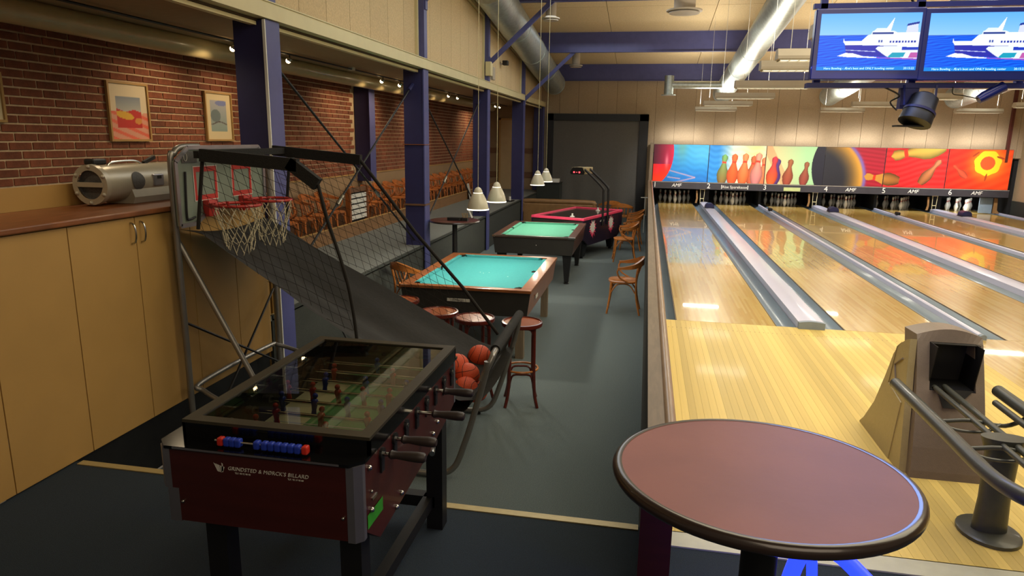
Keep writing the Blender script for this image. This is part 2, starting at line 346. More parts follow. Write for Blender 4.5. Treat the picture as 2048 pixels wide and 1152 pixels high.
# ================================================================== STRUCTURE
ZF = -.4
LW = 1.066; GA = .514; GB = .721
LX = [0]
for k in range(5): LX.append(LX[-1]+LW+(GB if k % 2 == 0 else GA))
struct(MB().box(-3.78, -.35, -4.41, 14.7, ZF-.05, ZF).build('floor', M['carpet']))
fl = struct(MB().box(-3.78, 10.1, -12, -4.41, -.05, 0).box(-3.78, -.36, -4.43, -4.41, ZF, -.05).build('floor', M['carpet_dark']))
MB().box(-3.74, -.37, -4.45, -4.40, -.004, .006).box(-3.74, -.37, -4.408, -4.40, -.03, 0).build('step_nosing', M['nosing'], fl, label='thin pale metal nosing along the step edge')
MB().box(-.235, 10.1, -4.56, -4.43, -.01, .008).build('threshold_strip', M['strip'], fl, label='pale threshold strip at the end of the wooden approach')
pf = struct(MB().box(-5.8, -3.77, -8, 14.7, .29, .335).build('floor', M['carpet_plat']))
MB().box(-3.8, -3.77, -2.1, 14.7, ZF, .32).build('riser', M['riser'], pf)
MB().box(-3.785, -3.755, -2.1, 14.7, .31, .34).build('edge_trim', M['riser'], pf)
# approach and lanes
ap = struct(MB().box(-.235, 10.1, -4.43, -.002, -.08, -.012).build('floor', M['lane']))
pk = [MB().box(0, .0535, 0, 1, -.012, 0).mesh('plank') for _ in range(1)]
pk[0].materials.append(M['appr'])
x = -.235; rr = random.Random(3)
while x < 2.75:
    y = -4.43
    cuts = [-4.43, -4.43+rr.uniform(.9, 2.1), -4.43+rr.uniform(2.5, 3.6), -.004]
    for a, b in ((cuts[0], cuts[-1]),):
        o = bpy.data.objects.new('plank', pk[0]); C.objects.link(o); o.parent = ap; o.location = (x, a+.0005, 0); o.scale = (1, b-a-.001, 1)
    x += .0545
MB().box(x, 10.1, -4.43, -.004, -.012, 0).build('approach_deck', M['lane'], ap, stuff=True)
def gut(mb, x0, x1, y0, y1):
    n = 8; w = x1-x0; pr = [(x0+w*i/n, -.012-.07*math.sin(PI*i/n)) for i in range(n+1)]
    vs = [(p[0], yy, p[1]) for yy in (y0, y1) for p in pr]; mb.add(vs, [(i, i+1, n+2+i, n+1+i) for i in range(n)])
    return mb
LEND = 16.4
for k, x in enumerate(LX):
    t = thing('bowling_lane', '%s bowling lane from the left, glossy maple boards running to the pins' % ['first', 'second', 'third', 'fourth', 'fifth', 'sixth'][k], 'bowling lane', (x, 0, 0), group='bowling lanes side by side')
    MB().box(x, x+LW, 0, LEND, -.09, 0).build('lane_bed', M['lane'], t)
    t['label'] = ['leftmost bowling lane beside the partition wall, glossy maple, under number 1', 'bowling lane under number 2, right of the wide pale divider', 'bowling lane under number 3, between two narrow-and-wide dividers', 'bowling lane under number 4, reflecting the orange mask print', 'bowling lane under number 5, partly cut by the right picture edge', 'rightmost bowling lane under number 6, with bright white pins at its end'][k]
    gw = .223
    gut(MB(), x-gw, x-.012, 0, LEND).build('gutter', M['gutter'], t, True)
    gut(MB(), x+LW+.012, x+LW+gw, 0, LEND).build('gutter', M['gutter'], t, True)
    MB().box(x-.012, x-.004, 0, LEND, -.02, .002).box(x+LW+.004, x+LW+.012, 0, LEND, -.02, .002).build('edge_strip', M['railtop'], t)
    # arrows and dots
    d = MB()
    for i in range(7):
        cx = x+LW/2+(i-3)*.13; yy = 4.75-abs(i-3)*.16
        d.add([(cx-.018, yy, .0012), (cx+.018, yy, .0012), (cx, yy+.09, .0012)], [(0, 1, 2)])
    d.build('aiming_arrows', M['worktop'], t)
fb = MB()
for i in range(60): fb.lathe([(.006, .0008), (.006, .0014)], 6, (-.1+i*.045*1, -.32-(i % 2)*.0, 0))
fb.build('dot_row', M['oak'], ap, stuff=True)
DIVN = ['wide pale lavender lane divider nearest the partition, with a square grey end', 'narrow pale lane divider running down to the ball return hood', 'second wide pale lane divider, just right of the ball return hood top', 'narrow pale divider second from the right wall', 'wide pale divider passing in front of the bright white pins']
for k in range(5):
    a = LX[k]+LW+.228; b = LX[k+1]-.228; wd = b-a; cx = (a+b)/2
    if wd < .15: a, b = cx-.029, cx+.029; wd = .058
    h = .085 if wd > .15 else .055
    t = thing('lane_divider', DIVN[k], 'divider', (cx, 0, 0))
    pr = [(a, -.08)]+[(a+wd*i/8, h-.014*(1-math.sin(PI*i/8))) for i in range(9)]+[(b, -.08)]
    MB().prism(pr, -.005, 15.0, 'y').build('capping', M['divider'], t, True)
    pr2 = [(p[0]+(cx-p[0])*-.02, p[1]+.001) for p in pr]
    MB().prism([(p[0], max(p[1], 0.0)) for p in pr2], -.06, .0, 'y').build('end_cap', M['dividerend'], t)
    if wd > .15:
        ht = thing('divider_cover', ['small dark domed cover on the wide divider nearest the partition', '', 'small dark domed cover on the middle wide divider', '', 'small dark domed cover in front of the bright white pins'][k], 'cover', (cx+.0, 13.0, h))
        MB().prism([(cx-.12, h)]+[(cx+.12*math.cos(PI-PI*i/10), h+.05+.09*math.sin(PI*i/10)) for i in range(11)]+[(cx+.12, h)], 12.85, 13.15, 'y').build('shell', M['bluedk'], ht, True)
        MB().box(cx-.13, cx+.13, 12.83, 13.17, h-.003, h+.012).build('base_flange', M['black'], ht)
    else:
        ht = thing('divider_cover', 'small dark peg at the far end of the %s narrow divider' % ('left' if k == 1 else 'right'), 'cover', (cx, 13.0, h))
        MB().box(cx-.05, cx+.05, 12.9, 13.1, h-.003, h+.08, .02).build('shell', M['black'], ht)
# pale ledge right of lane 6
MB().box(9.82, 9.9, 0, 15, -.05, .03).build('trim_1', M['divider']); bpy.data.objects['trim_1']['kind'] = 'structure'
# pit
pt = struct(MB().box(-.235, 10.1, 16.9, 16.95, -.3, 1.6).build('wall_pit', M['pit']))
struct(MB().box(-.235, 10.1, 14.82, 16.9, 1.55, 1.6).build('ceiling_pit', M['pit']))
struct(MB().box(-.30, -.245, 14.82, 16.9, -.3, 1.55).build('trim_9', M['pit']))
struct(MB().box(10.0, 10.1, 14.82, 16.9, -.3, 1.55).build('trim_10', M['pit']))
for k in range(5):
    cx = (LX[k]+LW+LX[k+1])/2; w2 = .14 if k % 2 == 0 else .035
    MB().box(cx-w2, cx+w2, 15.02, 16.89, -.05, .75).build('kickback', M['pit'], bpy.data.objects['trim_9'])
# side of partition: pool wall between hall and lanes
t = struct(MB().box(-.355, -.24, -4.9, 14.4, ZF, .735).build('wall_partition', M['partition']))
MB().box(-.362, -.285, -4.9, 14.4, .735, .752).build('ledge', M['railtop'], t)
MB().tube([(-.262, -4.92, .74), (-.262, 14.4, .74)], .028, 12).build('rail', M['railwood'], t, True)
MB().box(-.24, -.232, -4.9, 14.4, .3, .72).build('lane_side_board', M['railwood'], t)
MB().box(-.372, -.232, -4.93, -4.90, 0, .74).build('end_post', M['mahog'], t)
MB().box(-.345, -.25, 14.3, 14.6, ZF, 1.9).build('trim_2', M['railtop']); bpy.data.objects['trim_2']['kind'] = 'structure'
# far wall of wood-chip panels
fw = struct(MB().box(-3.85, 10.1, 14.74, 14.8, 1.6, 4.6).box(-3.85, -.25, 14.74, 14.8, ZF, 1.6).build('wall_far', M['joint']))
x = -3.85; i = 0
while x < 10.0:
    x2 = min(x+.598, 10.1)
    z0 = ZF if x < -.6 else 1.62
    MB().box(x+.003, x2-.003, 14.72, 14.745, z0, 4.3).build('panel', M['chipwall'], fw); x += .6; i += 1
# right wall
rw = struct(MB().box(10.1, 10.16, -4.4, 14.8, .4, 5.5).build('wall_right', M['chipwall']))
MB().box(10.06, 10.1, -4.4, 14.74, -.05, .41).build('dado', M['riser'], rw)
tag(MB().box(9.66, 9.73, 14.62, 14.72, 1.5, 3.8).build('corner_post', M['mahog']), 'slim dark post on the far wall above the right end of the masks', 'post')
# ceiling
def zc(y): return 4.24+.11*(14.7-y)
ce = struct(MB().prism([(-9, zc(-9)+.03), (14.8, zc(14.8)+.03), (14.8, zc(14.8)+.08), (-9, zc(-9)+.08)], -3.9, 10.16, 'x').build('ceiling', M['joint']))
BY = [-2.0, 2.4, 6.65, 10.9, 14.62]
for a, b in zip(BY[:-1], BY[1:]):
    for mid0, mid1 in ((a, (a+b)/2), ((a+b)/2, b)):
        x = -3.9; s = 0
        while x < 10.1:
            x2 = min(x+2.4, 10.15); y0, y1 = mid0+.006, mid1-.006
            MB().prism([(y0, zc(y0)), (y1, zc(y1)), (y1, zc(y1)+.035), (y0, zc(y0)+.035)], x+.006, x2-.006, 'x').build('panel', M['chip'], ce); x += 2.4
BL = ['dark blue roof beam nearest the far wall', 'wide dark blue roof beam one bay before the far wall', 'blue roof beam at the top picture edge', 'blue roof beam above the second column', 'blue roof beam above the nearest column']
for y, l in zip(BY[::-1], BL):
    t = thing('roof_beam', l, 'beam', (3, y, zc(y)-.47)); z1 = zc(y)+.02; z0 = z1-.5
    MB().box(-3.75, 10.1, y-.012, y+.012, z0, z1).build('web', M['blue'], t)
    MB().box(-3.75, 10.1, y-.07, y+.07, z0-.014, z0).box(-3.75, 10.1, y-.07, y+.07, z1-.014, z1).build('flange', M['blue'], t)
# left upper wall
lw = struct(MB().box(-3.9, -3.86, -9, 14.8, 2.96, 6.4).build('wall_upper_left', M['joint']))
y = -8.95
while y < 14.6:
    y1 = min(y+.598, 14.7); ym = (y+y1)/2
    zs = min(3.70+(13.93-ym)*.0865, 6)
    def zz(v): return 3.70+(13.93-v)*.0865
    MB().prism([(y+.003, 2.97), (y1-.003, 2.97), (y1-.003, zz(y1)), (y+.003, zz(y))], -3.86, -3.84, 'x').build('panel', M['chip'], lw); y += .6
MB().prism([(-9, 3.70+(22.93)*.0865+.02), (14.7, 3.66), (14.7, 4.3), (-9, 6.9)], -3.86, -3.80, 'x').build('soffit_board', M['chip'], lw)
t = struct(MB().box(-3.80, -3.70, -9, 14.7, 2.96, 3.10).build('trim_3', M['cream']))
MB().box(-3.74, -3.69, -9, 14.7, 3.095, 3.105).build('lip', M['cream'], t)
st = MB()
cy = [-12]+[-1.88, 2.46, 6.68, 10.96, 14.6]
for a, b in zip(cy[:-1], cy[1:]): st.box(-3.86, -3.80, a+.13, b-.13, 2.905, 2.935)
struct(st.build('trim_4', M['cream']))
struct(MB().box(-5.85, -3.80, -10, 14.8, 2.985, 3.03).build('ceiling_low', M['lowceil']))
struct(MB().box(-3.90, -3.80, -10, 14.8, 2.94, 2.985).build('trim_5', M['joint']))
# brick wall
bw = struct(MB().box(-5.9, -5.806, -8, 14.8, .3, 3.0).build('wall_left', M['mortar']))
BH, BLn = .0765, .236
var = []
for k in range(5):
    mb = MB().box(0, .012, 0, BLn-.015, 0, BH-.016, .004); r2 = random.Random(k)
    mb.v = [(p[0], p[1]+r2.uniform(-.0012, .0012), p[2]+r2.uniform(-.0012, .0012)) for p in mb.v]; me = mb.mesh('brick'); me.materials.append(M['brick']); var.append(me)
cells = []
for c in range(23):
    z = 1.285+c*BH
    if z+BH > 3.0: break
    off = [0, .5, .25, .72][c % 4]*BLn
    for j in range(-16, 64):
        y = j*BLn+off
        if y < -3.3 or y > 14.5 or (4.35 < y < 4.62): continue
        cells.append((y, z))
cells.sort(key=lambda q: q[0]+.15*abs(q[1]-2)); far = MB()
for i, (y, z) in enumerate(cells):
    pr = random.Random(i).uniform(-.0025, .002)
    if i < 300:
        o = bpy.data.objects.new('brick', var[i % 5]); C.objects.link(o); o.parent = bw; o.location = (-5.806+pr, y, z)
    else: far.box(-5.806, -5.794+pr, y, y+BLn-.015, z, z+BH-.016)
far.build('brickwork', M['brickmass'], bw, stuff=True)
MB().box(-5.806, -5.775, -3.5, 14.7, .72, 1.275).build('wainscot', M['panelgrey'], bw)
MB().box(-5.806, -5.785, -3.5, 14.7, .3, .72).build('lower_panel', M['brownwood'], bw)
MB().box(-5.806, -5.765, -3.5, 14.7, 1.262, 1.282).build('cap_rail', M['ply'], bw)
# plank curb in front of the chair row
cb = struct(MB().box(-5.20, -5.175, -1.6, 14.2, .335, .555).build('trim_6', M['plinth']))
MB().box(-5.21, -5.165, -1.6, 14.2, .553, .565).build('cap', M['ply'], cb)
# end wall of the platform with a door
ew = struct(MB().box(-5.8, -3.86, 14.70, 14.76, .3, 3.0).build('wall_platform_end', M['panelgrey']))
MB().box(-5.8, -3.9, 14.66, 14.70, 1.50, 1.66).build('rail_board', M['brownwood'], ew); MB().box(-5.8, -3.9, 14.66, 14.70, .72, .9).build('rail_board', M['brownwood'], ew)
dr = struct(MB().box(-5.14, -4.55, 14.64, 14.68, .335, 2.54).build('door_1', M['doorcream']))
MB().box(-5.2, -5.14, 14.62, 14.69, .335, 2.6).box(-4.55, -4.49, 14.62, 14.69, .335, 2.6).box(-5.2, -4.49, 14.62, 14.69, 2.54, 2.6).build('door_frame', M['ply'], dr)
MB().tube([(-4.64, 14.62, 1.35), (-4.64, 14.57, 1.35), (-4.74, 14.57, 1.35)], .012).build('door_handle', M['black'], dr, True)
# columns
CL = ['nearest wide blue steel column behind the basketball hoops', 'second blue steel column beside the standing table', 'third blue steel column behind the pendant lamps', 'fourth blue steel column near the sofa', 'last blue steel column in the far corner']
for k, (y, l) in enumerate(zip([-1.88, 2.46, 6.68, 10.96, 14.6], CL)):
    t = thing('steel_column', l, 'column', (-3.8, y, ZF)); hw = .115
    MB().box(-3.74, -3.722, y-hw, y+hw, ZF, 2.955).build('front_flange', M['blue'], t)
    MB().box(-4.04, -3.74, y-hw+.01, y+hw-.01, .335, 2.95).build('boxing', M['bluedk'], t)  # same paint as the flange, side shade put into a darker blue
    if k < 1: MB().box(-3.745, -3.72, y-hw-.02, y-hw-.006, ZF, 2.95).build('edge_strip', M['white'], t, label='thin white conduit along the column')
    if k < 4:
        MB().box(-3.84, -3.72, y-.07, y+.07, 3.10, zc(y)-.45).build('upper_post', M['blue'], t)
        MB().box(-3.85, -3.80, y-.13, y-.08, 3.10, zc(y)-.5).box(-3.85, -3.80, y+.08, y+.13, 3.10, zc(y)-.5).build('upper_edge_board', M['cream'], t)
    if k == 1: MB().box(-4.06, -3.715, y-hw-.01, y+hw+.01, .95, .975).build('strap', M['brownwood'], t); MB().box(-4.06, -3.715, y-hw-.01, y+hw+.01, 1.86, 1.87).build('strap', M['oak'], t)
t = thing('steel_column', 'blue steel column standing against the brick wall', 'column', (-5.65, 4.69, 0.335))
MB().box(-5.79, -5.5, 4.57, 4.82, 1.15, 2.98).build('boxing', M['bluedk'], t); MB().box(-5.505, -5.495, 4.56, 4.83, 1.15, 2.98).build('front_flange', M['blue'], t)  # shaded side coloured darker than the lit front flange
# roof braces
for n, (y, zb) in enumerate([(6.68, 3.46), (10.94, 2.97), (2.46, 3.93)]):
    l = ['long blue diagonal brace from the third column up to the roof beam', 'blue diagonal brace from the fourth column up to the roof beam', 'blue diagonal brace at the second column, cut by the top picture edge'][n]
    t = thing('roof_brace', l, 'brace', (-3.7, y, zb)); zt = zc(y)-.48
    MB().bar((-3.74, y, zb), (-2.43, y, zt+.02), .06, .09).build('strut', M['blue'], t); MB().box(-3.76, -3.70, y-.05, y+.05, zb-.14, zb+.14).build('gusset', M['blue'], t)
# tension rods
rods = [((-3.9, -1.74, 2.72), (-3.9, 2.33, .42), 'tension rod falling from the nearest column to the foot of the second'), ((-3.9, 2.33, 2.72), (-3.9, -1.74, .42), 'tension rod rising to the head of the second column'),
        ((-3.9, 2.6, 2.72), (-3.9, 6.55, .42), 'tension rod falling from the second column to the foot of the third'), ((-3.9, 6.55, 2.72), (-3.9, 2.6, .42), 'tension rod rising to the head of the third column')]
for a, b, l in rods:
    t = thing('tension_rod', l, 'rod', a); A, B = Vector(a), Vector(b)
    MB().tube([A, B], .013, 8).build('rod', M['black'], t, True); d = (B-A).normalized()
    MB().tube([A-d*.03, A+d*.16], .03, 8).build('clevis', M['bluedk'], t, True); MB().tube([A+(B-A)*.62, A+(B-A)*.62+d*.18], .022, 8).build('turnbuckle', M['steel'], t, True)
# ducts
def duct(name, label, p0, p1, r, m, seams=(), end='cap'):
    P0, P1 = Vector(p0), Vector(p1); t = thing(name, label, 'duct', p0); Lg = (P1-P0).length; n = int(Lg/.045); d = (P1-P0)/Lg
    pts = []; rs = []
    for i in range(n+1): pts.append(P0+d*Lg*i/n); rs.append(r*(1+(.012 if i % 2 else 0)))
    MB().tube(pts, rs, 28).build('tube', m, t, True)
    for s in seams: MB().tube([P0+d*(s-.015), P0+d*(s+.015)], r*1.035, 28).build('band', M['galv'], t, True)
    return t
duct('ventilation_duct', 'galvanised spiral duct running up beside the left upper wall', (-3.38, 14.3, 3.64), (-3.38, 5.0, 4.64), .33, M['galv'], (.1, 2.2, 4.4, 6.6))
duct('ventilation_duct', 'bright galvanised spiral duct hanging over the first lanes', (1.665, 14.3, 3.36), (1.665, 3.5, 4.40), .27, M['galv'], (.1, 2.0, 4.0, 6.0))
duct('ventilation_duct', 'galvanised duct passing behind the television screens', (4.66, 14.3, 3.30), (4.6, 3.5, 4.37), .27, M['galv'], (.1, 2.0, 4.0))
duct('ventilation_duct', 'galvanised duct cut by the right picture edge', (8.0, 14.3, 3.28), (8.0, 3.5, 4.35), .3, M['galv'], (.1, 2.0, 4.0))
t = thing('ventilation_duct', 'thin painted duct under the low ceiling along the brick wall', 'duct', (-5.28, -6, 2.89))
MB().tube([(-5.28, -6+i*1.0, 2.888) for i in range(21)], .104, 24).build('tube', M['ductpaint'], t, True)
t = thing('branch_duct', 'short side branch of the bright duct ending in an air diffuser', 'duct', (.05, 12.2, 3.2))
MB().tube([(.05, 12.2, 3.46), (1.5, 12.2, 3.46)], .1, 16).build('branch', M['galv'], t, True); MB().tube([(.05, 12.2, 3.2), (.05, 12.2, 3.7)], .125, 20).build('drop', M['galv'], t, True)
MB().lathe([(.12, 0), (.2, -.01), (.2, -.03), (.05, -.03)], 24, (.05, 12.2, 3.21)).build('plate', M['galv'], t, True)
def diffuser(x, y, z, label, r=.2):
    t = thing('air_diffuser', label, 'vent', (x, y, z)); MB().tube([(x, y, z+.04), (x, y, zc(y)+.01)], r*.6, 20).build('neck', M['fixture'], t, True)
    MB().lathe([(r*.5, .05), (r, .02), (r, .0), (r*.9, -.005)], 28, (x, y, z)).build('rim', M['fixture'], t, True); MB().lathe([(r*.2, -.01), (r*.85, -.02), (r*.85, -.035), (r*.1, -.045)], 28, (x, y, z)).build('disc', M['fixture'], t, True)
diffuser(.055, 5.0, 4.13, 'round grey air diffuser below the top picture edge', .3)
diffuser(-2.5, 6.9, 4.35, 'round air diffuser half hidden behind the left duct and long brace', .18)
diffuser(-2.45, 11.6, 3.90, 'small round air diffuser behind the shorter brace', .18)
# cabinets
CYS = [-8.2, -7.0, -5.95, -5.4, -4.84, -4.285, -3.73, -3.17, -2.62, -2.13]
CLB = ['cupboard at the far left behind the camera side', 'cupboard left of the first seam out of frame', 'cupboard outside the left picture edge', 'cupboard cut by the left picture edge', 'large plain ochre cupboard under the counter at left', 'ochre cupboard with bow handle left of the seam', 'ochre cupboard with bow handle right of the seam', 'ochre cupboard behind the grey basketball frame', 'end ochre cupboard beside the blue column']
for k in range(3, 9):
    a, b = CYS[k], CYS[k+1]; t = thing('cupboard', CLB[k], 'cupboard', (-4.08, (a+b)/2, 0))
    MB().box(-4.38, -3.785, a+.001, b-.001, .0, 1.44).build('body', M['ply'], t)
    dd = MB().box(-3.784, -3.764, a+.003, b-.003, .012, 1.432, .002).build('door', M['cab'], t)
    for kk, yy in ((5, b-.045), (6, a+.045)):
        if k == kk: MB().tube(bez([(-3.764, yy, 1.40), (-3.735, yy, 1.385), (-3.725, yy, 1.33), (-3.735, yy, 1.275), (-3.764, yy, 1.26)], 5), [.006]*21, 8).build('handle', M['steel'], dd, True)
tag(MB().box(-4.36, -3.80, -4.40, -2.13, ZF, 0).build('cabinet_plinth', M['black']), 'black plinth below the ochre cupboards on the lower floor', 'plinth')
t = thing('counter_top', 'brown wooden counter top along the cupboards', 'counter', (-4.1, -5, 1.44))
MB().box(-4.40, -3.73, -8.2, -2.1, 1.441, 1.476, .008).build('top', M['worktop'], t)
MB().box(-4.42, -4.395, -8.2, -2.1, 1.44, 1.625).build('upstand', M['cab'], t)
tag(MB().box(-4.3, -3.80, -2.10, -2.06, ZF, 1.3).box(-3.86, -3.79, -2.04, -2.02, ZF, 1.0).build('end_panel', M['cab']), 'ochre end panel of the cupboard row beside the blue column', 'panel')
MB().box(-3.80, -3.76, -2.02, -1.99, .33, .75).box(-3.80, -3.76, -2.06, -1.77, .30, .345).build('trim_7', M['cream'])
bpy.data.objects['trim_7']['kind'] = 'structure'
# black framed backdrop
t = thing('backdrop_frame', 'black surround with grey cloth backdrop on the far wall', 'backdrop', (-2.0, 14.6, ZF))
MB().box(-3.62, -3.42, 14.6, 14.70, ZF, 2.76).box(-.71, -.44, 14.6, 14.70, ZF, 2.76).box(-3.62, -.44, 14.6, 14.70, 2.55, 2.76).build('surround', M['black'], t)
def cl(u, v):
    xx = -3.46+u*2.77; return (xx-.0*v, 14.66+.02*math.sin(u*30)*v*.6, 2.57-.02*math.sin(u*23)-v*2.9)
MB().grid(cl, 60, 10).build('cloth', M['greycloth'], t, True)
# masking units with printed panels
def pinm(u, v, cx, by, h, tilt=0, sx=1.0):
    """mask of a bowling pin: base at (cx,by), height h, tilt radians; u horizontal in units of panel width*1.47"""
    x = (u-cx); y = (v-by); c, s = math.cos(tilt), math.sin(tilt); X = (x*c+y*s)/h; Y = (-x*s+y*c)/h
    prof = np.interp(Y, [0, .05, .15, .3, .42, .55, .68, .75, .85, .93, 1.0], [.10, .13, .17, .20, .18, .12, .075, .075, .105, .10, 0])*sx
    return (np.abs(X) < prof) & (Y > 0) & (Y < 1), X/np.maximum(prof, 1e-3), Y
def art(k):
    AS = 1.68/1.144
    def f(U, V):
        u = U*AS; v = V; rgb = np.zeros(U.shape+(3,)); rs = np.random.RandomState(k)
        def fill(c): rgb[...] = c
        def mix(m, c, a=1.0): rgb[m] = rgb[m]*(1-a)+np.array(c)*a
        def grad(c0, c1, t): t = np.clip(t, 0, 1)[..., None]; return np.array(c0)*(1-t)+np.array(c1)*t
        streak = np.sin(u*9+v*40+np.sin(u*13)*1.5)*.5+.5
        if k == 0:
            rgb[...] = grad((30, 110, 190), (60, 160, 205), v); rgb[...] += (streak*10-5)[..., None]*np.array([.6, 1, 1])
            g = np.exp(-((u-.75)**2/.02+(v-.95)**2/.12)); rgb[...] = rgb*(1-g[..., None]*.5)+np.array((110, 150, 110))*g[..., None]*.5
            g = np.exp(-((u-1.35)**2/.2+(v-.75)**2/.1)); rgb[...] = rgb*(1-g[..., None]*.35)+np.array((110, 190, 215))*g[..., None]*.35
            d = np.hypot((u+.12)/.66, (v-.78)/.95); m = d < 1
            rgb[m] = (grad((60, 20, 40), (205, 30, 70), (u+.1)*1.5))[m]; mm = m & (v < .47); rgb[mm] = grad((250, 60, 20), (225, 30, 40), v*2)[mm]
            g = np.exp(-((u-.36)**2/.002+(v-.55)**2/.03)); rgb[m] = (rgb*(1-g[..., None]*.6)+np.array((255, 170, 180))*g[..., None]*.6)[m]
            for (x0, y0, x1, y1) in ((.45, .3, 1.15, .12), (1.15, .12, .5, -.05), (.4, .12, .75, .08)):
                dx, dy = x1-x0, y1-y0; tt = ((u-x0)*dx+(v-y0)*dy)/(dx*dx+dy*dy); dd = np.hypot(u-x0-tt*dx, v-y0-tt*dy)
                mix((dd < .018) & (tt > 0) & (tt < 1) & ~m, (190, 150, 170), .7)
        elif k in (1, 2):
            base = grad((46, 130, 200), (220, 220, 190), (u-.25)*2.2 if k == 1 else 1+u*0); rgb[...] = base
            if k == 1:
                g = np.exp(-((u-1.2)**2/.1+(v-.9)**2/.2)); rgb[...] = rgb*(1-g[..., None]*.5)+np.array((190, 190, 90))*g[..., None]*.5
                rgb[...] += (streak*14-7)[..., None]
                for cx, h, c1, c2 in ((.36, .8, (140, 104, 56), (110, 170, 100)), (.62, .82, (225, 84, 40), (240, 110, 60)), (1.12, .78, (190, 90, 60), (190, 100, 60)), (.9, .84, (236, 100, 50), (245, 140, 90)), (1.4, .74, (220, 110, 70), (200, 120, 80)), (1.24, .86, (200, 120, 120), (236, 150, 120))):
                    m, X, Y = pinm(u, v, cx, -.03, h, -.08, .95); cc = grad(c1, c2, Y); sh = (1-.35*np.clip(X, -1, 1)**2)[..., None]; rgb[m] = (cc*sh)[m]
                    b = m & (np.abs(Y-.72) < .03); rgb[b] = (210, 60, 40)
            else:
                rgb[...] = grad((205, 178, 130), (150, 190, 140), u*.9+v*.1); g = (u*.9+v*.5 < .62) & (u*.9+v*.5 > .38); rgb[g] = rgb[g]*.6+np.array((205, 110, 70))*.4
                for cx, h, c1, c2 in ((.3, .76, (230, 90, 40), (190, 50, 60)), (.38, .72, (80, 50, 110), (70, 50, 110)), (.66, .7, (140, 62, 50), (150, 90, 60)), (1.02, .64, (130, 60, 54), (130, 84, 60))):
                    pass
                for cx, h, c1, c2 in ((.24, .7, (90, 50, 120), (80, 50, 110)), (.15, .76, (230, 96, 40), (190, 50, 70)), (.56, .7, (150, 66, 50), (150, 96, 60)), (.98, .64, (140, 62, 54), (140, 90, 60))):
                    m, X, Y = pinm(u, v, cx, -.02, h, -.12, 1.0); sh = (1-.35*np.clip(X, -1, 1)**2)[..., None]; rgb[m] = (grad(c1, c2, Y)*sh)[m]
                g = np.exp(-((u-1.32)**2/.01+(v-.4)**2/.05)); rgb[...] = rgb*(1-g[..., None]*.4)+np.array((110, 120, 120))*g[..., None]*.4
                d = np.hypot((u-2.15)/.98, (v-.5)/1.1); mix(d < 1, (34, 34, 44))
        elif k == 3:
            rgb[...] = (150, 28, 44); rgb[...] += (np.sin(v*60+u*8)*10)[..., None]*np.array([1, .4, .5])
            d = np.hypot((u+.35)/1.38, (v-.15)/1.25); rgb[d < 1] = (38, 38, 44)
            e = np.clip((d-.60)/.34, 0, 1); m = d < 1; rgb[m] = (grad((38, 38, 44), (196, 140, 50), e**1.3))[m]
            g = np.exp(-((d-.99)/.035)**2)[..., None]; rgb[...] = rgb*(1-g)+np.array((112, 88, 150))*g
            m, X, Y = pinm(u, v, 1.47+.38, .17, .85, 1.46, 1.0); rgb[m] = (176, 124, 50); b = m & (np.abs(Y-.70) < .04); rgb[b] = (215, 50, 30)
        elif k == 4:
            rgb[...] = grad((186, 30, 36), (205, 40, 40), u); rgb[...] += (np.sin(v*46-u*10+np.sin(u*5)*2)*16)[..., None]*np.array([1, .5, .4])
            for cx, by, h, tl, sx, c1, c2 in ((.38, .17, .85, 1.46, 1.0, (140, 84, 40), (196, 140, 60)), (1.38, 1.08, 1.3, 1.80, 1.0, (196, 176, 80), (200, 150, 60)), (.88, .10, .76, -.61, .9, (150, 90, 50), (206, 130, 90))):
                m, X, Y = pinm(u, v, cx, by, h, tl, sx); sh = (1-.5*np.clip(X, -1, 1)**2)[..., None]; rgb[m] = (grad(c1, c2, Y)*sh)[m]; b = m & (np.abs(Y-.72) < .035) & (h > .8); rgb[b] = (215, 50, 30)
        else:
            rgb[...] = grad((222, 40, 30), (240, 80, 30), u*.6); rgb[...] += (np.sin(v*30-u*14)*10)[..., None]*np.array([1, .6, .3])
            d = np.hypot(u-.92, v-.66)
            g = np.exp(-(d/.42)**4); rgb[...] = rgb*(1-g[..., None]*.75)+np.array((250, 150, 30))*g[..., None]*.75
            an = np.arctan2(v-.66, u-.92); m = (d < .31+.012*np.sin(an*7)) & (d > .17); rgb[m] = (222, 200, 40)
            rgb[d < .17] = (236, 84, 40)
            m, X, Y = pinm(u, v, .48, .28, .47, .83, .9); sh = (1-.4*np.clip(X, -1, 1)**2)[..., None]; rgb[m] = (np.array((200, 76, 50))*sh)[m]
            for cx, cy2, a in ((.62, .88, .7), (1.2, .8, -.3), (.92, .3, 1.4)):
                X = (u-cx)*math.cos(a)+(v-cy2)*math.sin(a); Y = -(u-cx)*math.sin(a)+(v-cy2)*math.cos(a); rgb[(np.hypot(X/.1, Y/.025) < 1)] = (160, 60, 30)
        return rgb
    return f
M['print'] = col_mat('masking_print', .35, coat=.2)
MKL = ['printed mask panel above lane 1 with a big red ball on blue', 'printed mask panel above lane 2 with a row of orange pins', 'printed mask panel above lane 3 with dark pins and black ball edge', 'printed mask panel above lane 4 with a large black ball glowing amber', 'printed mask panel above lane 5 with blurred flying pins on red', 'printed mask panel above lane 6 with a yellow ringed ball on orange red']
for k in range(6):
    x0 = -.238+k*1.6835; t = thing('mask_panel', MKL[k], 'mask panel', (x0+.84, 14.65, .71))
    MB().box(x0+.006, x0+1.678, 14.632, 14.66, .715, 1.862).build('backing', M['maskband'], t)
    painted('print', art(k), lambda u, v, x0=x0: (x0+.012+u*1.66, 14.630, .722+v*1.134), 170, 116, M['print'], t)
t = thing('number_band', 'dark band below the masks carrying lane numbers and maker signs', 'sign band', (4.7, 14.63, .5))
MB().box(-.24, 9.9, 14.615, 14.66, .50, .712).build('band', M['maskband'], t)
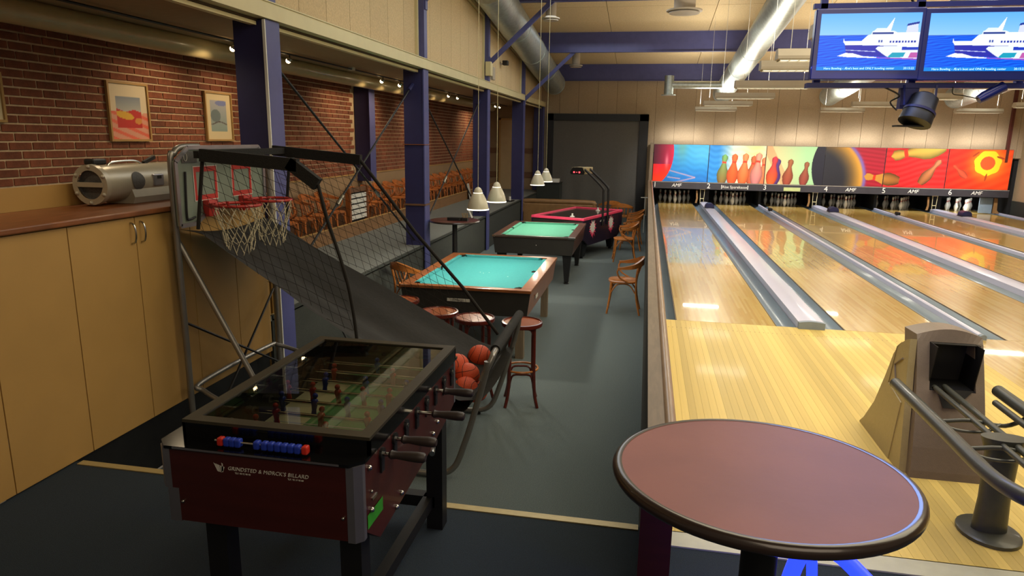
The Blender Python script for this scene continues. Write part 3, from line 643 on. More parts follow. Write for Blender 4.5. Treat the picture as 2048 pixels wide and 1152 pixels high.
MB().box(-.24, 9.9, 14.61, 14.62, .700, .712).build('top_edge', M['fixture'], t)
pl = lambda cx, cz: (lambda u, v, w: (cx+u, 14.611-w, cz+v))
for k, x in enumerate([-.14, 1.50, 3.17, 4.93, 6.55, 8.35]):
    text_mb(str(k+1), .22, pl(x, .605)).build('number', M['white'], t, label='white lane number %d' % (k+1))
for x, s in ((.52, 'AMF'), (5.62, 'AMF'), (7.35, 'AMF'), (9.05, 'AMF')):
    text_mb(s, .15, pl(x, .605), font_shear=.25, spacing=1.0).build('lettering', M['white'], t)
text_mb('Rise Sparekasse', .115, pl(2.28, .59)).build('lettering', M['white'], t)
MB().box(1.88, 1.9, 14.608, 14.614, .53, .65).box(2.66, 2.68, 14.608, 14.614, .53, .65).build('bracket_marks', M['white'], t)
tag(MB().box(3.72, 4.2, 14.60, 14.612, .52, .63).build('card', M['sign']), 'small pale green card fixed on the band between numbers 3 and 4', 'card')
# pins
def pinmesh():
    pr = [(.0255, 0), (.03, .01), (.045, .06), (.0605, .114), (.058, .15), (.045, .19), (.029, .23), (.023, .255), (.0235, .28), (.028, .31), (.0323, .343), (.03, .365), (.018, .378), (.001, .381)]
    a = MB().lathe(pr, 16); b = MB().lathe([(.0252, .241), (.0246, .250), (.0244, .258)], 16).lathe([(.0246, .268), (.0249, .275), (.0256, .283)], 16)
    return a, b
pa, pb = pinmesh(); pin0 = None
rows = {0: 1, 1: 2, 2: 3, 3: 4}
for k in range(6):
    cx = LX[k]+LW/2
    for r in range(4):
        for j in range(r+1):
            x = cx+(j-r/2)*.305; y = 15.2+r*.264; nm = ['head pin', 'second-row pin', 'third-row pin', 'back-row pin'][r]
            lane_w = ['leftmost', 'second', 'third', 'fourth', 'fifth', 'rightmost']
            side = '' if r == 0 else {1: ['on the left', 'on the right'], 2: ['on the left', 'in the middle', 'on the right'], 3: ['at the far left', 'second from left', 'second from right', 'at the far right']}[r][j]
            lab = ('%s %s %s at the end of the %s lane' % ('brightly lit white' if k == 5 else 'dim', nm, side, lane_w[k])).replace('  ', ' '); gr = 'bowling pins on the %s lane' % lane_w[k]
            if pin0 is None:
                pin0 = thing('bowling_pin', lab, 'bowling pin', (x, y, 0), group=gr); pa.build('body', M['pin'], pin0, True, local=True); pb.build('stripe', M['pinred'], pin0, True, local=True)
            else: dup(pin0, (x, y, 0), 0, lab, gr)
for k in (5,): spot('pit_lamp', (LX[k]+.5, 14.75, .47), (LX[k]+.55, 15.6, .1), 28, (1, .98, .9), 150)
for k in range(5): spot('pit_lamp', (LX[k]+.5, 14.75, .47), (LX[k]+.55, 15.6, .1), .08, (1, .9, .8), 150)
# bracket ladders in the pit openings
for k, (cx, l) in enumerate(((1.33, 'white ladder bracket in the pit opening nearest the partition'), (4.66, 'white ladder bracket below the black ball mask'), (8.0, 'white ladder bracket just left of the bright white pins'))):
    t = thing('ladder_bracket', l, 'bracket', (cx, 14.7, .08))
    MB().bar((cx-.06, 14.7, .5), (cx-.045, 14.7, .06), .010, .010).bar((cx+.07, 14.7, .5), (cx+.055, 14.7, .1), .010, .010).build('rail', M['cream'], t)
    MB().box(cx-.08, cx+.09, 14.69, 14.71, .48, .50).box(cx-.05, cx+.06, 14.69, 14.71, .2, .215).build('rung', M['cream'], t)
    tag(MB().prism([(cx-.2, .06), (cx-.14, .06), (cx-.12, .2), (cx-.14, .45), (cx-.19, .45), (cx-.17, .2)], 14.72, 14.75, 'y').build('cushion_strip', M['leather']), 'yellowish curved strip %s' % ('in the pit opening nearest the partition', 'below the black ball mask', 'just left of the bright white pins')[k], 'strip')
tag(MB().box(9.25, 9.6, 14.8, 14.83, .02, .47).build('side_cushion', M['gutter']), 'grey cushion board right of the lit pins on lane 6', 'board')
tag(MB().prism([(9.62, .02), (9.8, .02), (9.72, .12), (9.70, .47), (9.62, .47)], 14.75, 14.8, 'y').build('cushion_frame', M['leather']), 'yellow curved frame right of the grey cushion on lane 6', 'frame')  # yellow frame beside the grey cushion, not a kickback

# ================================================================== OBJECTS
# ---- foosball table
T = thing('foosball_table', 'dark red foosball table with a glass lid in the foreground', 'foosball table', (-1.737, -5.08, 0))
X0, X1, Y0, Y1, ZT = -2.13, -1.345, -5.70, -4.46, .88
MB().box(X0+.045, X1-.045, Y0, Y0+.03, .58, ZT-.012).build('end_panel', M['foosred'], T)
MB().box(X0+.045, X1-.045, Y1-.03, Y1, .62, ZT-.012).build('end_panel', M['foosred'], T)
side = [(Y0+.04, .60), (Y0+.17, .50), (-4.90, .56), (-4.66, .60), (Y1-.02, .64), (Y1-.02, ZT-.012), (Y0+.04, ZT-.012)]
MB().prism(side, X1-.03, X1, 'x').build('side_panel', M['foosred'], T); MB().prism(side, X0, X0+.03, 'x').build('side_panel', M['foosred'], T)
for (cx, cy, z0) in ((X1, Y0, .575), (X0, Y0, .71), (X1, Y1, .64), (X0, Y1, .64)):
    sx = -1 if cx == X1 else 1; sy = 1 if cy == Y0 else -1
    MB().prism([(cx+sx*.05, cy-sy*.002), (cx+sx*.022, cy-sy*.002), (cx-sx*.002, cy+sy*.022), (cx-sx*.002, cy+sy*.045), (cx+sx*.03, cy+sy*.045), (cx+sx*.05, cy+sy*.02)], z0, ZT-.012, 'z').build('corner_strip', M['alu'], T)
MB().box(X0+.03, X0+.075, Y0-.001, Y0+.03, .575, .71).build('corner_strip', M['alu'], T)
# top plate with window
tp = MB()
c = .035
out = [(X0+c, Y0-.01), (X1-c, Y0-.01), (X1+.008, Y0+c), (X1+.008, Y1), (X0-.008, Y1), (X0-.008, Y0+c)]
tp.prism([out[0], out[1], out[2], (X1+.008, Y0+.09), (X0-.008, Y0+.09), out[5]], ZT-.012, ZT, 'z').box(X0-.008, X0+.07, Y0+.09, Y1, ZT-.012, ZT).box(X1-.07, X1+.008, Y0+.09, Y1, ZT-.012, ZT).box(X0+.07, X1-.07, Y1-.05, Y1, ZT-.012, ZT)
tp.build('top_plate', M['blackgloss'], T)
MB().box(X0+.07, X1-.07, Y0-.012, Y0-.008, ZT-.009, ZT-.002).build('edge_trim', M['alu'], T)
MB().box(X0+.06, X1-.06, Y0+.08, Y1-.04, .70, .715).build('pitch', M['pitch'], T)
MB().box(X0+.066, X0+.25, Y0+.08, Y1-.04, .715, .7165).box(X1-.17, X1-.06, Y0+.08, Y1-.04, .715, .7165).build('pitch_edge', M['pitchwhite'], T)
MB().box(X0+.055, X0+.065, Y0+.08, Y1-.04, .715, .868).box(X1-.065, X1-.055, Y0+.08, Y1-.04, .715, .868).build('inner_wall', M['black'], T)
ln = MB()
for y in (-5.45, -5.08, -4.7): ln.box(X0+.1, X1-.1, y-.004, y+.004, .7165, .7175)
ln.build('pitch_lines', M['whiteprint'], T)
# lid
FX0, FX1, FY0, FY1, FZ = -2.075, -1.335, -5.625, -4.50, .948
f = MB().box(FX0, FX1, FY0, FY0+.012, ZT, FZ-.012).box(FX0, FX1, FY1-.012, FY1, ZT, FZ-.012).box(FX0, FX0+.012, FY0, FY1, ZT, FZ-.012).box(FX1-.012, FX1, FY0, FY1, ZT, FZ-.012)
f.build('lid_wall', M['blackgloss'], T)
f = MB(); wf = .048
f.prism([(FX0, FY0), (FX1, FY0), (FX1-wf, FY0+wf), (FX0+wf, FY0+wf)], FZ-.012, FZ, 'z').prism([(FX1, FY0), (FX1, FY1), (FX1-wf, FY1-wf), (FX1-wf, FY0+wf)], FZ-.012, FZ, 'z')
f.prism([(FX1, FY1), (FX0, FY1), (FX0+wf, FY1-wf), (FX1-wf, FY1-wf)], FZ-.012, FZ, 'z').prism([(FX0, FY1), (FX0, FY0), (FX0+wf, FY0+wf), (FX0+wf, FY1-wf)], FZ-.012, FZ, 'z')
f.build('lid_frame', M['frame'], T)
MB().grid(lambda u, v: (FX0+wf-.004+u*(FX1-FX0-2*wf+.008), FY0+wf-.004+v*(FY1-FY0-2*wf+.008), FZ-.006), 1, 1).build('lid_glass', M['glass'], T)
# rods with players and handles
RY = [-5.50+i*.135 for i in range(8)]
men = [(1, 'r'), (2, 'b'), (3, 'b') , (5, 'r'), (4, 'b'), (3, 'r'), (2, 'r'), (1, 'b')]
men = [(3, 'b'), (2, 'r'), (3, 'r'), (4, 'b'), (5, 'r'), (3, 'b'), (2, 'r'), (1, 'b')]
pm = MB().lathe([(.006, -.055), (.012, -.05), (.010, -.03), (.013, -.012), (.017, .004), (.014, .014), (.006, .02)], 10).sphere((0, 0, .031), .0125, 10, 8)
pmesh = {}
for cc, mm in (('r', M['redp']), ('b', M['bluep'])):
    pmesh[cc] = pm.mesh('player', True); pmesh[cc].materials.append(mm)
hand = {0: .05, 1: .05, 3: .09, 5: .06}
for i, y in enumerate(RY):
    z = .828; ext = hand.get(i, .0)
    rod = MB().tube([(X0-.02, y, z), (X1+.012+(ext-.02 if i in hand else .0), y, z)], .0085, 10).build('rod', M['chromerod'], T, True)
    n, cc = men[i]
    for k in range(n):
        px = (X0+X1)/2+(k-(n-1)/2)*(.62/max(n, 2))+[.04, -.05, .02, 0, -.03, .05, -.02, 0][i]
        o = bpy.data.objects.new('player', pmesh[cc]); C.objects.link(o); o.parent = rod
        o.location = (px-T.location.x, y-T.location.y, z)
        o.rotation_euler = (rr.uniform(-.3, .3), 0, 0)
    MB().tube([(X0+.068+q*.012, y, z) for q in range(4)], [.016, .02, .016, .02], 12).tube([(X1-.068-q*.012, y, z) for q in range(4)], [.016, .02, .016, .02], 12).build('bumper', M['grille'], rod, True)
    MB().tube([(X1-.002, y, z), (X1+.010, y, z)], .024, 14).build('bushing', M['black'], T, True); MB().box(X1+.0005, X1+.008, y-.016, y+.016, z-.07, z+.02).build('bushing_plate', M['black'], T)
    MB().tube([(X0+.002, y, z), (X0-.010, y, z)], .024, 14).build('bushing', M['black'], T, True)
    if i in hand:
        hx = X1+.012+ext-.03
        MB().tube([(hx+q, y, z) for q in (0, .01, .014, .03, .07, .11, .135, .142)], [.012, .018, .016, .014, .018, .020, .019, .013], 14).build('handle', M['handle'], rod, True)
MB().tube([(X1+.0, -5.03, .66), (X1+.06, -5.05, .66), (X1+.08, -5.13, .66)], .012, 10).build('coin_pull', M['chromerod'], T, True)
# score beads on a rod on the front ledge
sr = MB().tube([(X0+.22, Y0+.027, .902), (X1-.2, Y0+.027, .902)], .004, 8).build('score_rod', M['chromerod'], T, True)
bx = [(-1.885, 'r'), (-1.860, 'b'), (-1.838, 'b'), (-1.816, 'b'), (-1.742, 'b')]+[(-1.712+.0255*k, 'b') for k in range(6)]+[(-1.556, 'r')]
for x, cc in bx:
    MB().box(x-.0115, x+.0115, Y0+.013, Y0+.041, .886, .917, .006).build('score_bead', M['redp' if cc == 'r' else 'bluep'], sr)
fp = lambda cx, cz: (lambda u, v, w: (cx+u, Y0-.0015-w, cz+v))
text_mb("GRINDSTED & MØRCK'S BILLARD", .0205, fp(-1.692, .812), .0008, .2, 1.03).build('lettering', M['whiteprint'], T)
text_mb("TLF. 98 92 98 98", .0088, fp(-1.79, .796), .0008).build('lettering', M['whiteprint'], T)
text_mb("TLF. 98 19 98 88", .0088, fp(-1.585, .796), .0008).build('lettering', M['whiteprint'], T)
em = MB(); e0 = fp(-1.884, .812)
for q in range(5):
    a = q*.5-.6; em.add([e0(*p) for p in ((-.02+q*.008, .018-q*.003, 0), (-.012+q*.009, .012-.002*q, 0), (.0+q*.004, -.018, 0), (-.006+q*.004, -.014, 0))], [(0, 1, 2, 3)])
em.add([e0(*p) for p in ((.012, .02, 0), (.018, .016, 0), (.018, -.01, 0), (.008, -.02, 0), (.014, .0, 0))], [(0, 1, 2, 3, 4)])
em.build('emblem', M['whiteprint'], T)
for (y, z) in ((-5.62, .83), (-5.30, .56), (-5.36, .53), (-4.80, .66), (-4.87, .63), (-4.56, .72), (-4.95, .78), (-5.61, .66), (-5.605, .73)):
    MB().sphere((X1+.003, y, z), .011 if z < .7 or z > .8 else .006, 10, 6).build('bolt', M['steel'], T, True)
MB().sphere((X0+.09, Y0-.003, .66), .007, 8, 6).build('bolt', M['steel'], T, True); MB().sphere((X1-.065, Y0-.003, .67), .007, 8, 6).build('bolt', M['steel'], T, True)
MB().box(X1, X1+.004, -5.60, -5.555, .69, .70).build('coin_slot', M['steel'], T)
st = MB().add([(X1+.002, -5.645, .60), (X1+.002, -5.50, .60), (X1+.002, -5.50, .655), (X1+.002, -5.645, .655)], [(0, 1, 2, 3)]).build('sticker', M['green'], T, label='green sticker')
for (x, y) in ((X1-.09, Y0+.14), (X0+.14, Y0+.14), (X1-.06, Y1-.16), (X0+.1, Y1-.16)):
    MB().prism([(x-.042, y-.04), (x+.042, y-.04), (x+.042, y+.04), (x-.042, y+.04)], 0, .60, 'z').build('leg', M['black'], T)
MB().box(X1-.12, X1-.07, Y0+.14, Y1-.16, .12, .18).box(X0+.1, X1-.06, Y1-.2, Y1-.14, .12, .18).box(X0+.14, X1-.09, Y0+.12, Y0+.16, .12, .18).build('stretcher', M['black'], T)
# ---- basketball machine
B = thing('basketball_game', 'grey framed two-hoop arcade basketball game with black cloth ramp', 'basketball game', (-2.6, -2.8, ZF))
YN, YF_ = -3.40, -2.20
R = .022
fr = MB()
fr.tube(bez([(-3.69, YN-.02, ZF+.02), (-3.69, YN-.02, .6), (-3.69, YN-.02, 1.72), (-3.69, YN+.02, 1.84), (-3.69, YN+.1, 1.885), (-3.69, YN+.3, 1.89)], 6), R, 12).build('upright', M['greytube'], B, True)
MB().tube([(-3.69, YF_+.05, ZF+.02), (-3.69, YF_+.05, 1.80)], R, 12).build('upright', M['greytube'], B, True)
MB().tube(bez([(-3.73, YN+.01, 1.27), (-3.35, YN+.01, .55), (-3.02, YN+.01, -.08)], 6), R*.9, 12).build('brace', M['greytube'], B, True)
MB().tube([(-3.69, YN, .62), (-3.55, YF_-.15, -.02)], .010, 8).build('cross_wire', M['black'], B, True); MB().tube([(-3.69, YF_+.02, .62), (-3.60, YN+.2, -.12)], .010, 8).build('cross_wire', M['black'], B, True)
MB().tube(bez([(-2.9, YN, -.02), (-3.35, YN, .0), (-3.62, YN+.04, .08), (-3.69, YN+.12, .12), (-3.69, YF_-.15, .12), (-3.64, YF_-.02, .10), (-3.4, YF_+.02, .03), (-2.9, YF_+.02, -.05)], 8), .019, 12).build('rear_loop', M['greytube'], B, True)
for y, nm in ((YN, 'n'), (YF_, 'f')):
    MB().tube(bez([(-3.3, y, ZF+.03), (-2.1, y, ZF+.03), (-1.80, y, ZF+.03), (-1.66, y, ZF+.09), (-1.58, y, -.12), (-1.50, y, .15), (-1.43, y, .42), (-1.42, y, .50)], 8), R, 12).build('base_tube', M['greytube'], B, True)
MB().tube(bez([(-1.46, YN, .36), (-1.40, YN+.02, .50), (-1.39, YN+.12, .545), (-1.40, -2.8, .545), (-1.41, YF_-.05, .53), (-1.43, YF_, .46)], 8), R, 12).build('front_bar', M['greytube'], B, True)
MB().tube([(-1.393, YN+.13, .545), (-1.41, YF_-.04, .54)], .036, 14).build('foam_sleeve', M['foam'], B, True)
for x in (-3.0, -2.1): MB().box(x-.02, x+.02, YN, YF_, ZF, ZF+.03).build('floor_bar', M['greytube'], B)
for y in (YN, YF_): MB().tube([(-1.78, y, ZF-.0), (-1.78, y, ZF+.03)], .03, 12).build('rubber_foot', M['black'], B, True)
# backboard
bp = [(YN-.07, 1.345), (YN+.10, 1.345), (YN+.30, 1.44), (YF_-.16, 1.44), (YF_-.15, 1.82), (YF_-.22, 1.885), (YN+.07, 1.885), (YN-.07, 1.79)]
BBX = -3.62
bb = MB().prism(bp, BBX-.02, BBX, 'x').build('backboard', M['board'], B)
rim = MB(); P_ = [(BBX+.006, a, z) for a, z in bp]
for a, b in zip(P_, P_[1:]+P_[:1]): rim.bar(a, b, .012, .03, (0, 0, 1) if abs(a[2]-b[2]) < .01 else (0, 1, 0))
rim.build('board_rim', M['alu'], bb)
for yc in (-3.145, -2.68):
    q = MB(); w2, h2 = .135, .12; zc_ = 1.628; t_ = .022
    def fr_(mb, y0, y1, z0, z1, tx, tz, x):
        mb.box(x, x+.002, y0, y1, z0, z0+tz).box(x, x+.002, y0, y1, z1-tz, z1).box(x, x+.002, y0, y0+tx, z0+tz, z1-tz).box(x, x+.002, y1-tx, y1, z0+tz, z1-tz)
    fr_(q, yc-w2, yc+w2, zc_-h2, zc_+h2, .026, .036, BBX+.002); q.build('target_square', M['red'], bb)
    q = MB(); fr_(q, yc-w2-.006, yc+w2+.006, zc_-h2-.006, zc_+h2+.006, .006, .006, BBX+.002); q.build('target_outline', M['whiteprint'], bb)
MB().box(BBX+.002, BBX+.004, YN-.0, YN+.17, 1.78, 1.86).build('logo_patch', M['grille'], bb)
MB().tube([(BBX+.006, YN+.04+.018*math.cos(a*PI/6), 1.82+.028*math.sin(a*PI/6)) for a in range(12)], .002, 6, True).build('logo_ring', M['whiteprint'], bb)
MB().tube(bez([(BBX+.01, YN+.02, 1.72), (BBX+.01, YN+.0, 1.42), (BBX+.012, YN+.02, 1.385), (BBX+.012, YN+.09, 1.395)], 5), .008, 8).build('hook_cord', M['black'], bb, True)
for k, yc in enumerate((-3.14, -2.68)):
    h = thing('hoop', '', '', (0, 0, 0)); bpy.data.objects.remove(h)
    rz, rx, rad = 1.475, -3.375, .165
    br = MB().box(BBX+.0, BBX+.05, yc-.06, yc+.06, rz-.09, rz+.03, .006)
    br.bar((BBX+.03, yc-.05, rz-.01), (rx-.12, yc-.08, rz), .012, .03).bar((BBX+.03, yc+.05, rz-.01), (rx-.12, yc+.08, rz), .012, .03)
    br.tube([(rx+rad*math.cos(a*PI/16), yc+rad*math.sin(a*PI/16), rz) for a in range(32)], .011, 8, True)
    rim_o = br.build('hoop', M['red'], B, True)
    nt = MB(); n = 12; Lv = [(rad, 0), (rad*.93, -.07), (rad*.8, -.14), (rad*.68, -.21), (rad*.6, -.28), (rad*.56, -.33)]
    for i in range(n):
        for s in (1, -1):
            pts = []
            for j, (r3, dz) in enumerate(Lv):
                a = 2*PI*(i+s*j*.5)/n; wob = .012*math.sin(i*2.3+j*1.7+k)
                pts.append((rx+(r3+wob)*math.cos(a), yc+(r3+wob)*math.sin(a), rz+dz+(wob if j else 0)-(.03*math.cos(a+1) if j == 5 else 0)))
            nt.tube(pts, .0028, 5)
    nt.build('hoop_net', M['rope'], rim_o, True)
# top rails and poles of the cage
near = [(-3.60, YN-.01, 1.85), (-3.44, YN, 1.845), (-2.84, YN, 1.80)]
rails = MB().bar((-3.46, YN, 1.838), (-2.74, YN, 1.785), .05, .085)
rails.build('padded_rail', M['foam'], B)
MB().bar((-2.80, YN, 1.80), (-2.60, YN, 1.66), .05, .085).build('padded_rail', M['foam'], B)
MB().bar((-3.60, YF_, 1.850), (-2.80, YF_, 1.785), .05, .085).build('padded_rail', M['foam'], B)
MB().bar((-3.50, YN, 1.84), (-3.50, YF_, 1.85), .04, .05).build('padded_rail', M['foam'], B)
MB().tube(bez([(-2.60, YN, 1.66), (-2.54, YN, 1.42), (-2.43, YN, 1.06), (-2.38, YN, .80), (-2.35, YN, .50)], 6), .012, 10).build('cage_pole', M['net'], B, True)
MB().tube([(-2.81, YF_, 1.79), (-2.33, YF_, 1.19), (-1.91, YF_, .73), (-1.60, YF_, .34)], .015, 10).build('cage_pole', M['net'], B, True)
MB().tube([(-3.45, YN, 1.83), (-3.53, YN, 1.32)], .013, 10).build('cage_pole', M['net'], B, True)
MB().tube([(-3.45, YF_, 1.83), (-3.52, YF_, 1.2)], .013, 10).build('cage_pole', M['net'], B, True)
# ramp cloth
nearE = [(-3.72, 1.315), (-3.60, 1.305), (-3.503, 1.288), (-3.388, 1.213), (-3.234, 1.114), (-3.076, 1.016), (-2.901, .913), (-2.765, .82), (-2.5, .66), (-2.2, .48), (-1.9, .32), (-1.62, .20), (-1.46, .22)]
farE = [(-3.72, 1.27), (-3.6, 1.22), (-3.50, 1.16), (-3.3, 1.045), (-3.107, .94), (-2.95, .865), (-2.795, .791), (-2.5, .64), (-2.251, .514), (-2.0, .385), (-1.759, .265), (-1.60, .22), (-1.46, .24)]
def edge(E, t):
    k = t*(len(E)-1); i = min(int(k), len(E)-2); q = k-i; return E[i][0]*(1-q)+E[i+1][0]*q, E[i][1]*(1-q)+E[i+1][1]*q
def cloth(u, v):
    a = edge(nearE, u); b = edge(farE, u); sag = -.17*math.sin(PI*v)*(.35+.65*math.sin(PI*min(u*1.05, 1)))
    fold = .018*math.sin(v*17+u*2)*math.sin(PI*v)*math.sin(PI*u)
    return (a[0]*(1-v)+b[0]*v, YN+(YF_-YN)*v, a[1]*(1-v)+b[1]*v+sag+fold)
MB().grid(cloth, 60, 26).build('ramp_cloth', M['blackcloth'], B, True)
def apron(u, v):
    y = YN+.02+(YF_-YN-.04)*u; return (-1.40-.14*v-.02*math.sin(PI*u), y, .53-.34*v+.02*math.sin(u*9)*v)
MB().grid(apron, 20, 8).build('trough_cloth', M['blackcloth'], B, True)
def bag(u, v):
    y = YN+.0+(YF_-YN)*u; a = PI*(v); return (-1.54-.20*(1-math.cos(a))*.9-.0, y, .20-.16*math.sin(a)*(.75+.25*math.sin(PI*u))-.0+(.02 if v > .9 else 0))
MB().grid(bag, 20, 12).build('ball_trough', M['blackcloth'], B, True)
# nets on both sides of the cage
def netpanel(poly, y, step, mb, amp=.0):
    xs = [p[0] for p in poly]; zs = [p[1] for p in poly]
    def inside(x, z):
        c_ = False; n = len(poly)
        for i in range(n):
            (x1, z1), (x2, z2) = poly[i], poly[i-1]
            if (z1 > z) != (z2 > z) and x < (x2-x1)*(z-z1)/(z2-z1)+x1: c_ = not c_
        return c_
    for (dx, dz) in ((.30, -1), (1, -.42)):
        nrm = math.hypot(dx, dz); dx, dz = dx/nrm, dz/nrm; px, pz = -dz, dx
        cx, cz_ = sum(xs)/len(xs), sum(zs)/len(zs)
        for k in range(-40, 41):
            run = []
            for s in range(-60, 61):
                x = cx+px*k*step+dx*s*.035; z = cz_+pz*k*step+dz*s*.035; wv = amp*math.sin(x*9+z*7)
                if inside(x, z): run.append((x, y+wv, z+amp*.5*math.sin(x*13)))
                else:
                    if len(run) > 1: mb.tube(run, .0017, 3, cap=False)
                    run = []
            if len(run) > 1: mb.tube(run, .0017, 3, cap=False)
nn = MB(); netpanel([(-3.46, 1.80), (-2.78, 1.76), (-2.60, 1.64), (-2.53, 1.40), (-2.43, 1.06), (-2.37, .62), (-2.765, .82), (-3.076, 1.016), (-3.388, 1.213), (-3.52, 1.29)], YN, .062, nn, .01)
nn.build('side_net', M['net'], B, stuff=True)
nn = MB(); netpanel([(-3.58, 1.82), (-2.81, 1.75), (-2.33, 1.17), (-1.91, .71), (-1.62, .30), (-1.76, .28), (-2.25, .52), (-2.795, .80), (-3.107, .95), (-3.54, 1.18)], YF_, .062, nn, .01)
nn.build('side_net', M['net'], B, stuff=True)
# basket balls
def ball(pos, r, rot, label):
    t = thing('basketball', label, 'basketball', pos, group='basketballs in the trough')
    MB().sphere((0, 0, 0), r, 28, 18).build('skin', M['orange'], t, True, local=True)
    s = MB(); Rm = Matrix.Rotation(rot[0], 3, 'X') @ Matrix.Rotation(rot[1], 3, 'Y')
    for ax in (0, 1):
        s.tube([Rm @ Vector((math.cos(a*PI/18)*r if ax == 0 else 0, math.sin(a*PI/18)*r, 0 if ax == 0 else math.cos(a*PI/18)*r)) for a in range(36)], r*.022, 5, True)
    for sg in (1, -1):
        s.tube([Rm @ (Vector((sg*(.62+.16*math.cos(2*a*PI/18)), .95*math.cos(a*PI/18)*.75, math.sin(a*PI/18)*.75)).normalized()*r) for a in range(36)], r*.022, 5, True)
    s.build('seams', M['seam'], t, True, local=True)
BR = .098
ball((-1.70, -2.46, .215), BR, (.4, .3), 'orange basketball lying highest, at the right of the pile')
ball((-1.80, -2.79, .235), BR, (1.2, .9), 'orange basketball at the back left of the pile')
ball((-1.70, -2.86, .19), BR, (.2, 1.3), 'orange basketball in the middle of the pile')
ball((-1.68, -2.99, .125), BR, (.9, .1), 'orange basketball at the front of the pile with a broad dark seam')
ball((-1.64, -2.84, .07), BR, (.1, .7), 'orange basketball lowest in the trough, in shade')
ball((-1.86, -3.03, .17), BR, (.6, .5), 'orange basketball mostly hidden behind the foosball table corner')
# ---- round table in the foreground
t = thing('bar_table', 'round burgundy bar table with dark rubber edge in the right foreground', 'table', (-.085, -5.93, 0))
cx, cy, rad, zt = -.075, -5.905, .371, 1.103
MB().lathe([(.001, zt-.03), (rad, zt-.03), (rad, zt), (.001, zt)], 72, (cx, cy, 0), cap=False).build('top', M['tabletop'], t, True)
pr = [(rad-.002, zt+.001)]+[(rad+.006+.017*math.cos(a), zt-.016+.018*math.sin(a)) for a in [PI/2-PI*i/8 for i in range(9)]]+[(rad-.01, zt-.034)]
MB().lathe(pr, 72, (cx, cy, 0), cap=False).build('rubber_edge', M['rubber'], t, True)
MB().tube([(cx+.02, cy+.02, 0.03), (cx+.02, cy+.02, 1.07)], .05, 24).build('column', M['black'], t, True)
for a in range(4):
    q = a*PI/2+.5; MB().prism([(.04, .03), (.32, .0), (.34, .0), (.34, .02), (.05, .10)], -.02, .02, 'y').v
    m2 = MB().prism([(.04, .03), (.32, .0), (.34, .0), (.34, .02), (.05, .10)], -.02, .02, 'y'); m2.v = [(cx+.02+p[0]*math.cos(q)-p[1]*math.sin(q), cy+.02+p[0]*math.sin(q)+p[1]*math.cos(q), p[2]) for p in m2.v]; m2.build('foot', M['black'], t)
    m3 = MB().prism([(.04, 1.07), (.26, 1.07), (.26, 1.05), (.05, .98)], -.018, .018, 'y'); m3.v = [(cx+.02+p[0]*math.cos(q)-p[1]*math.sin(q), cy+.02+p[0]*math.sin(q)+p[1]*math.cos(q), p[2]) for p in m3.v]; m3.build('bracket', M['black'], t)
for ch_ in t.children:
    if ch_.name.startswith(('top', 'rubber_edge')):
        for v_ in ch_.data.vertices: v_.co.x = (v_.co.x+t.location.x-cx)*1.028+cx-t.location.x; v_.co.y = (v_.co.y+t.location.y-cy)*.935+cy-t.location.y
# blue lit seat frame under the table
t = thing('seat_frame', 'bright blue lit curved seat frame under the round table', 'seat', (.3, -5.2, 0))
MB().tube(bez([(.16, -5.28, .02), (.18, -5.26, .30), (.24, -5.25, .50), (.34, -5.27, .50), (.44, -5.36, .44), (.52, -5.46, .38)], 6), .03, 12).build('front_bar', M['glowblue'], t, True)
MB().tube(bez([(.27, -5.24, .02), (.275, -5.25, .30), (.26, -5.25, .48)], 6), .02, 12).build('post', M['glowblue'], t, True)
MB().box(.20, .55, -5.60, -5.50, .28, .33, .01).build('seat_edge', M['bluedk'], t)
MB().tube(bez([(.02, -5.45, .02), (.03, -5.45, .3), (.10, -5.46, .42)], 5), .018, 10).build('rear_bar', M['glowblue'], t, True)
# ---- ball return
t = thing('ball_return', 'taupe moulded ball return hood with dark opening', 'ball return', (1.45, -3.1, 0))
def loft(mb, secs):
    n = len(secs[0]); vs = [p for s_ in secs for p in s_]; fs = []
    for i in range(len(secs)-1):
        for k in range(n): fs.append((i*n+k, i*n+(k+1) % n, (i+1)*n+(k+1) % n, (i+1)*n+k))
    fs.append(tuple(range(n))[::-1]); fs.append(tuple((len(secs)-1)*n+k for k in range(n))); mb.add(vs, fs); return mb
def rsec(x0, x1, y0, y1, z, r):
    out = []
    for cx_, cy_, a0 in ((x1-r, y0+r, -90), (x1-r, y1-r, 0), (x0+r, y1-r, 90), (x0+r, y0+r, 180)):
        for i in range(4): a = math.radians(a0+30*i); out.append((cx_+r*math.cos(a), cy_+r*math.sin(a), z))
    return out
# front housing built as a shell round the opening
def fy(z): return -3.50+.40*(z/.93)**1.2
def side_x(z): return 1.245+.005*math.sin(z*3), 1.655-.03*(z/.93)
fz = [0, .05, .2, .4, .56]
mb = MB(); secs = []
for z in fz:
    a, b = side_x(z); y = fy(z); secs.append([(a, y, z), (b, y, z), (b+.0, y+.26-.05*z, z), (a-.0, y+.26-.05*z, z)])
loft(mb, secs).build('front_housing', M['hoodf'], t)
mb = MB(); secs = []
ztop = .93
for z in (.56, .7, .87): # left jamb and right jamb
    a, b = side_x(z); y = fy(z); secs.append((a, b, y, z))
for sgn in (0, 1):
    ss = []
    for a, b, y, z in secs:
        x0, x1 = (a, a+.075) if sgn == 0 else (b-.05, b)
        ss.append([(x0, y, z), (x1, y, z), (x1, y+.22, z), (x0, y+.22, z)])
    loft(mb, ss)
arcp = []
a, b = side_x(.9)
for i in range(13):
    u = i/12; x = a+(b-a)*u; arcp.append((x, .895+.065*math.sin(PI*(.08+.84*u))-.0))
vs = []; n = len(arcp)
y = fy(.87)
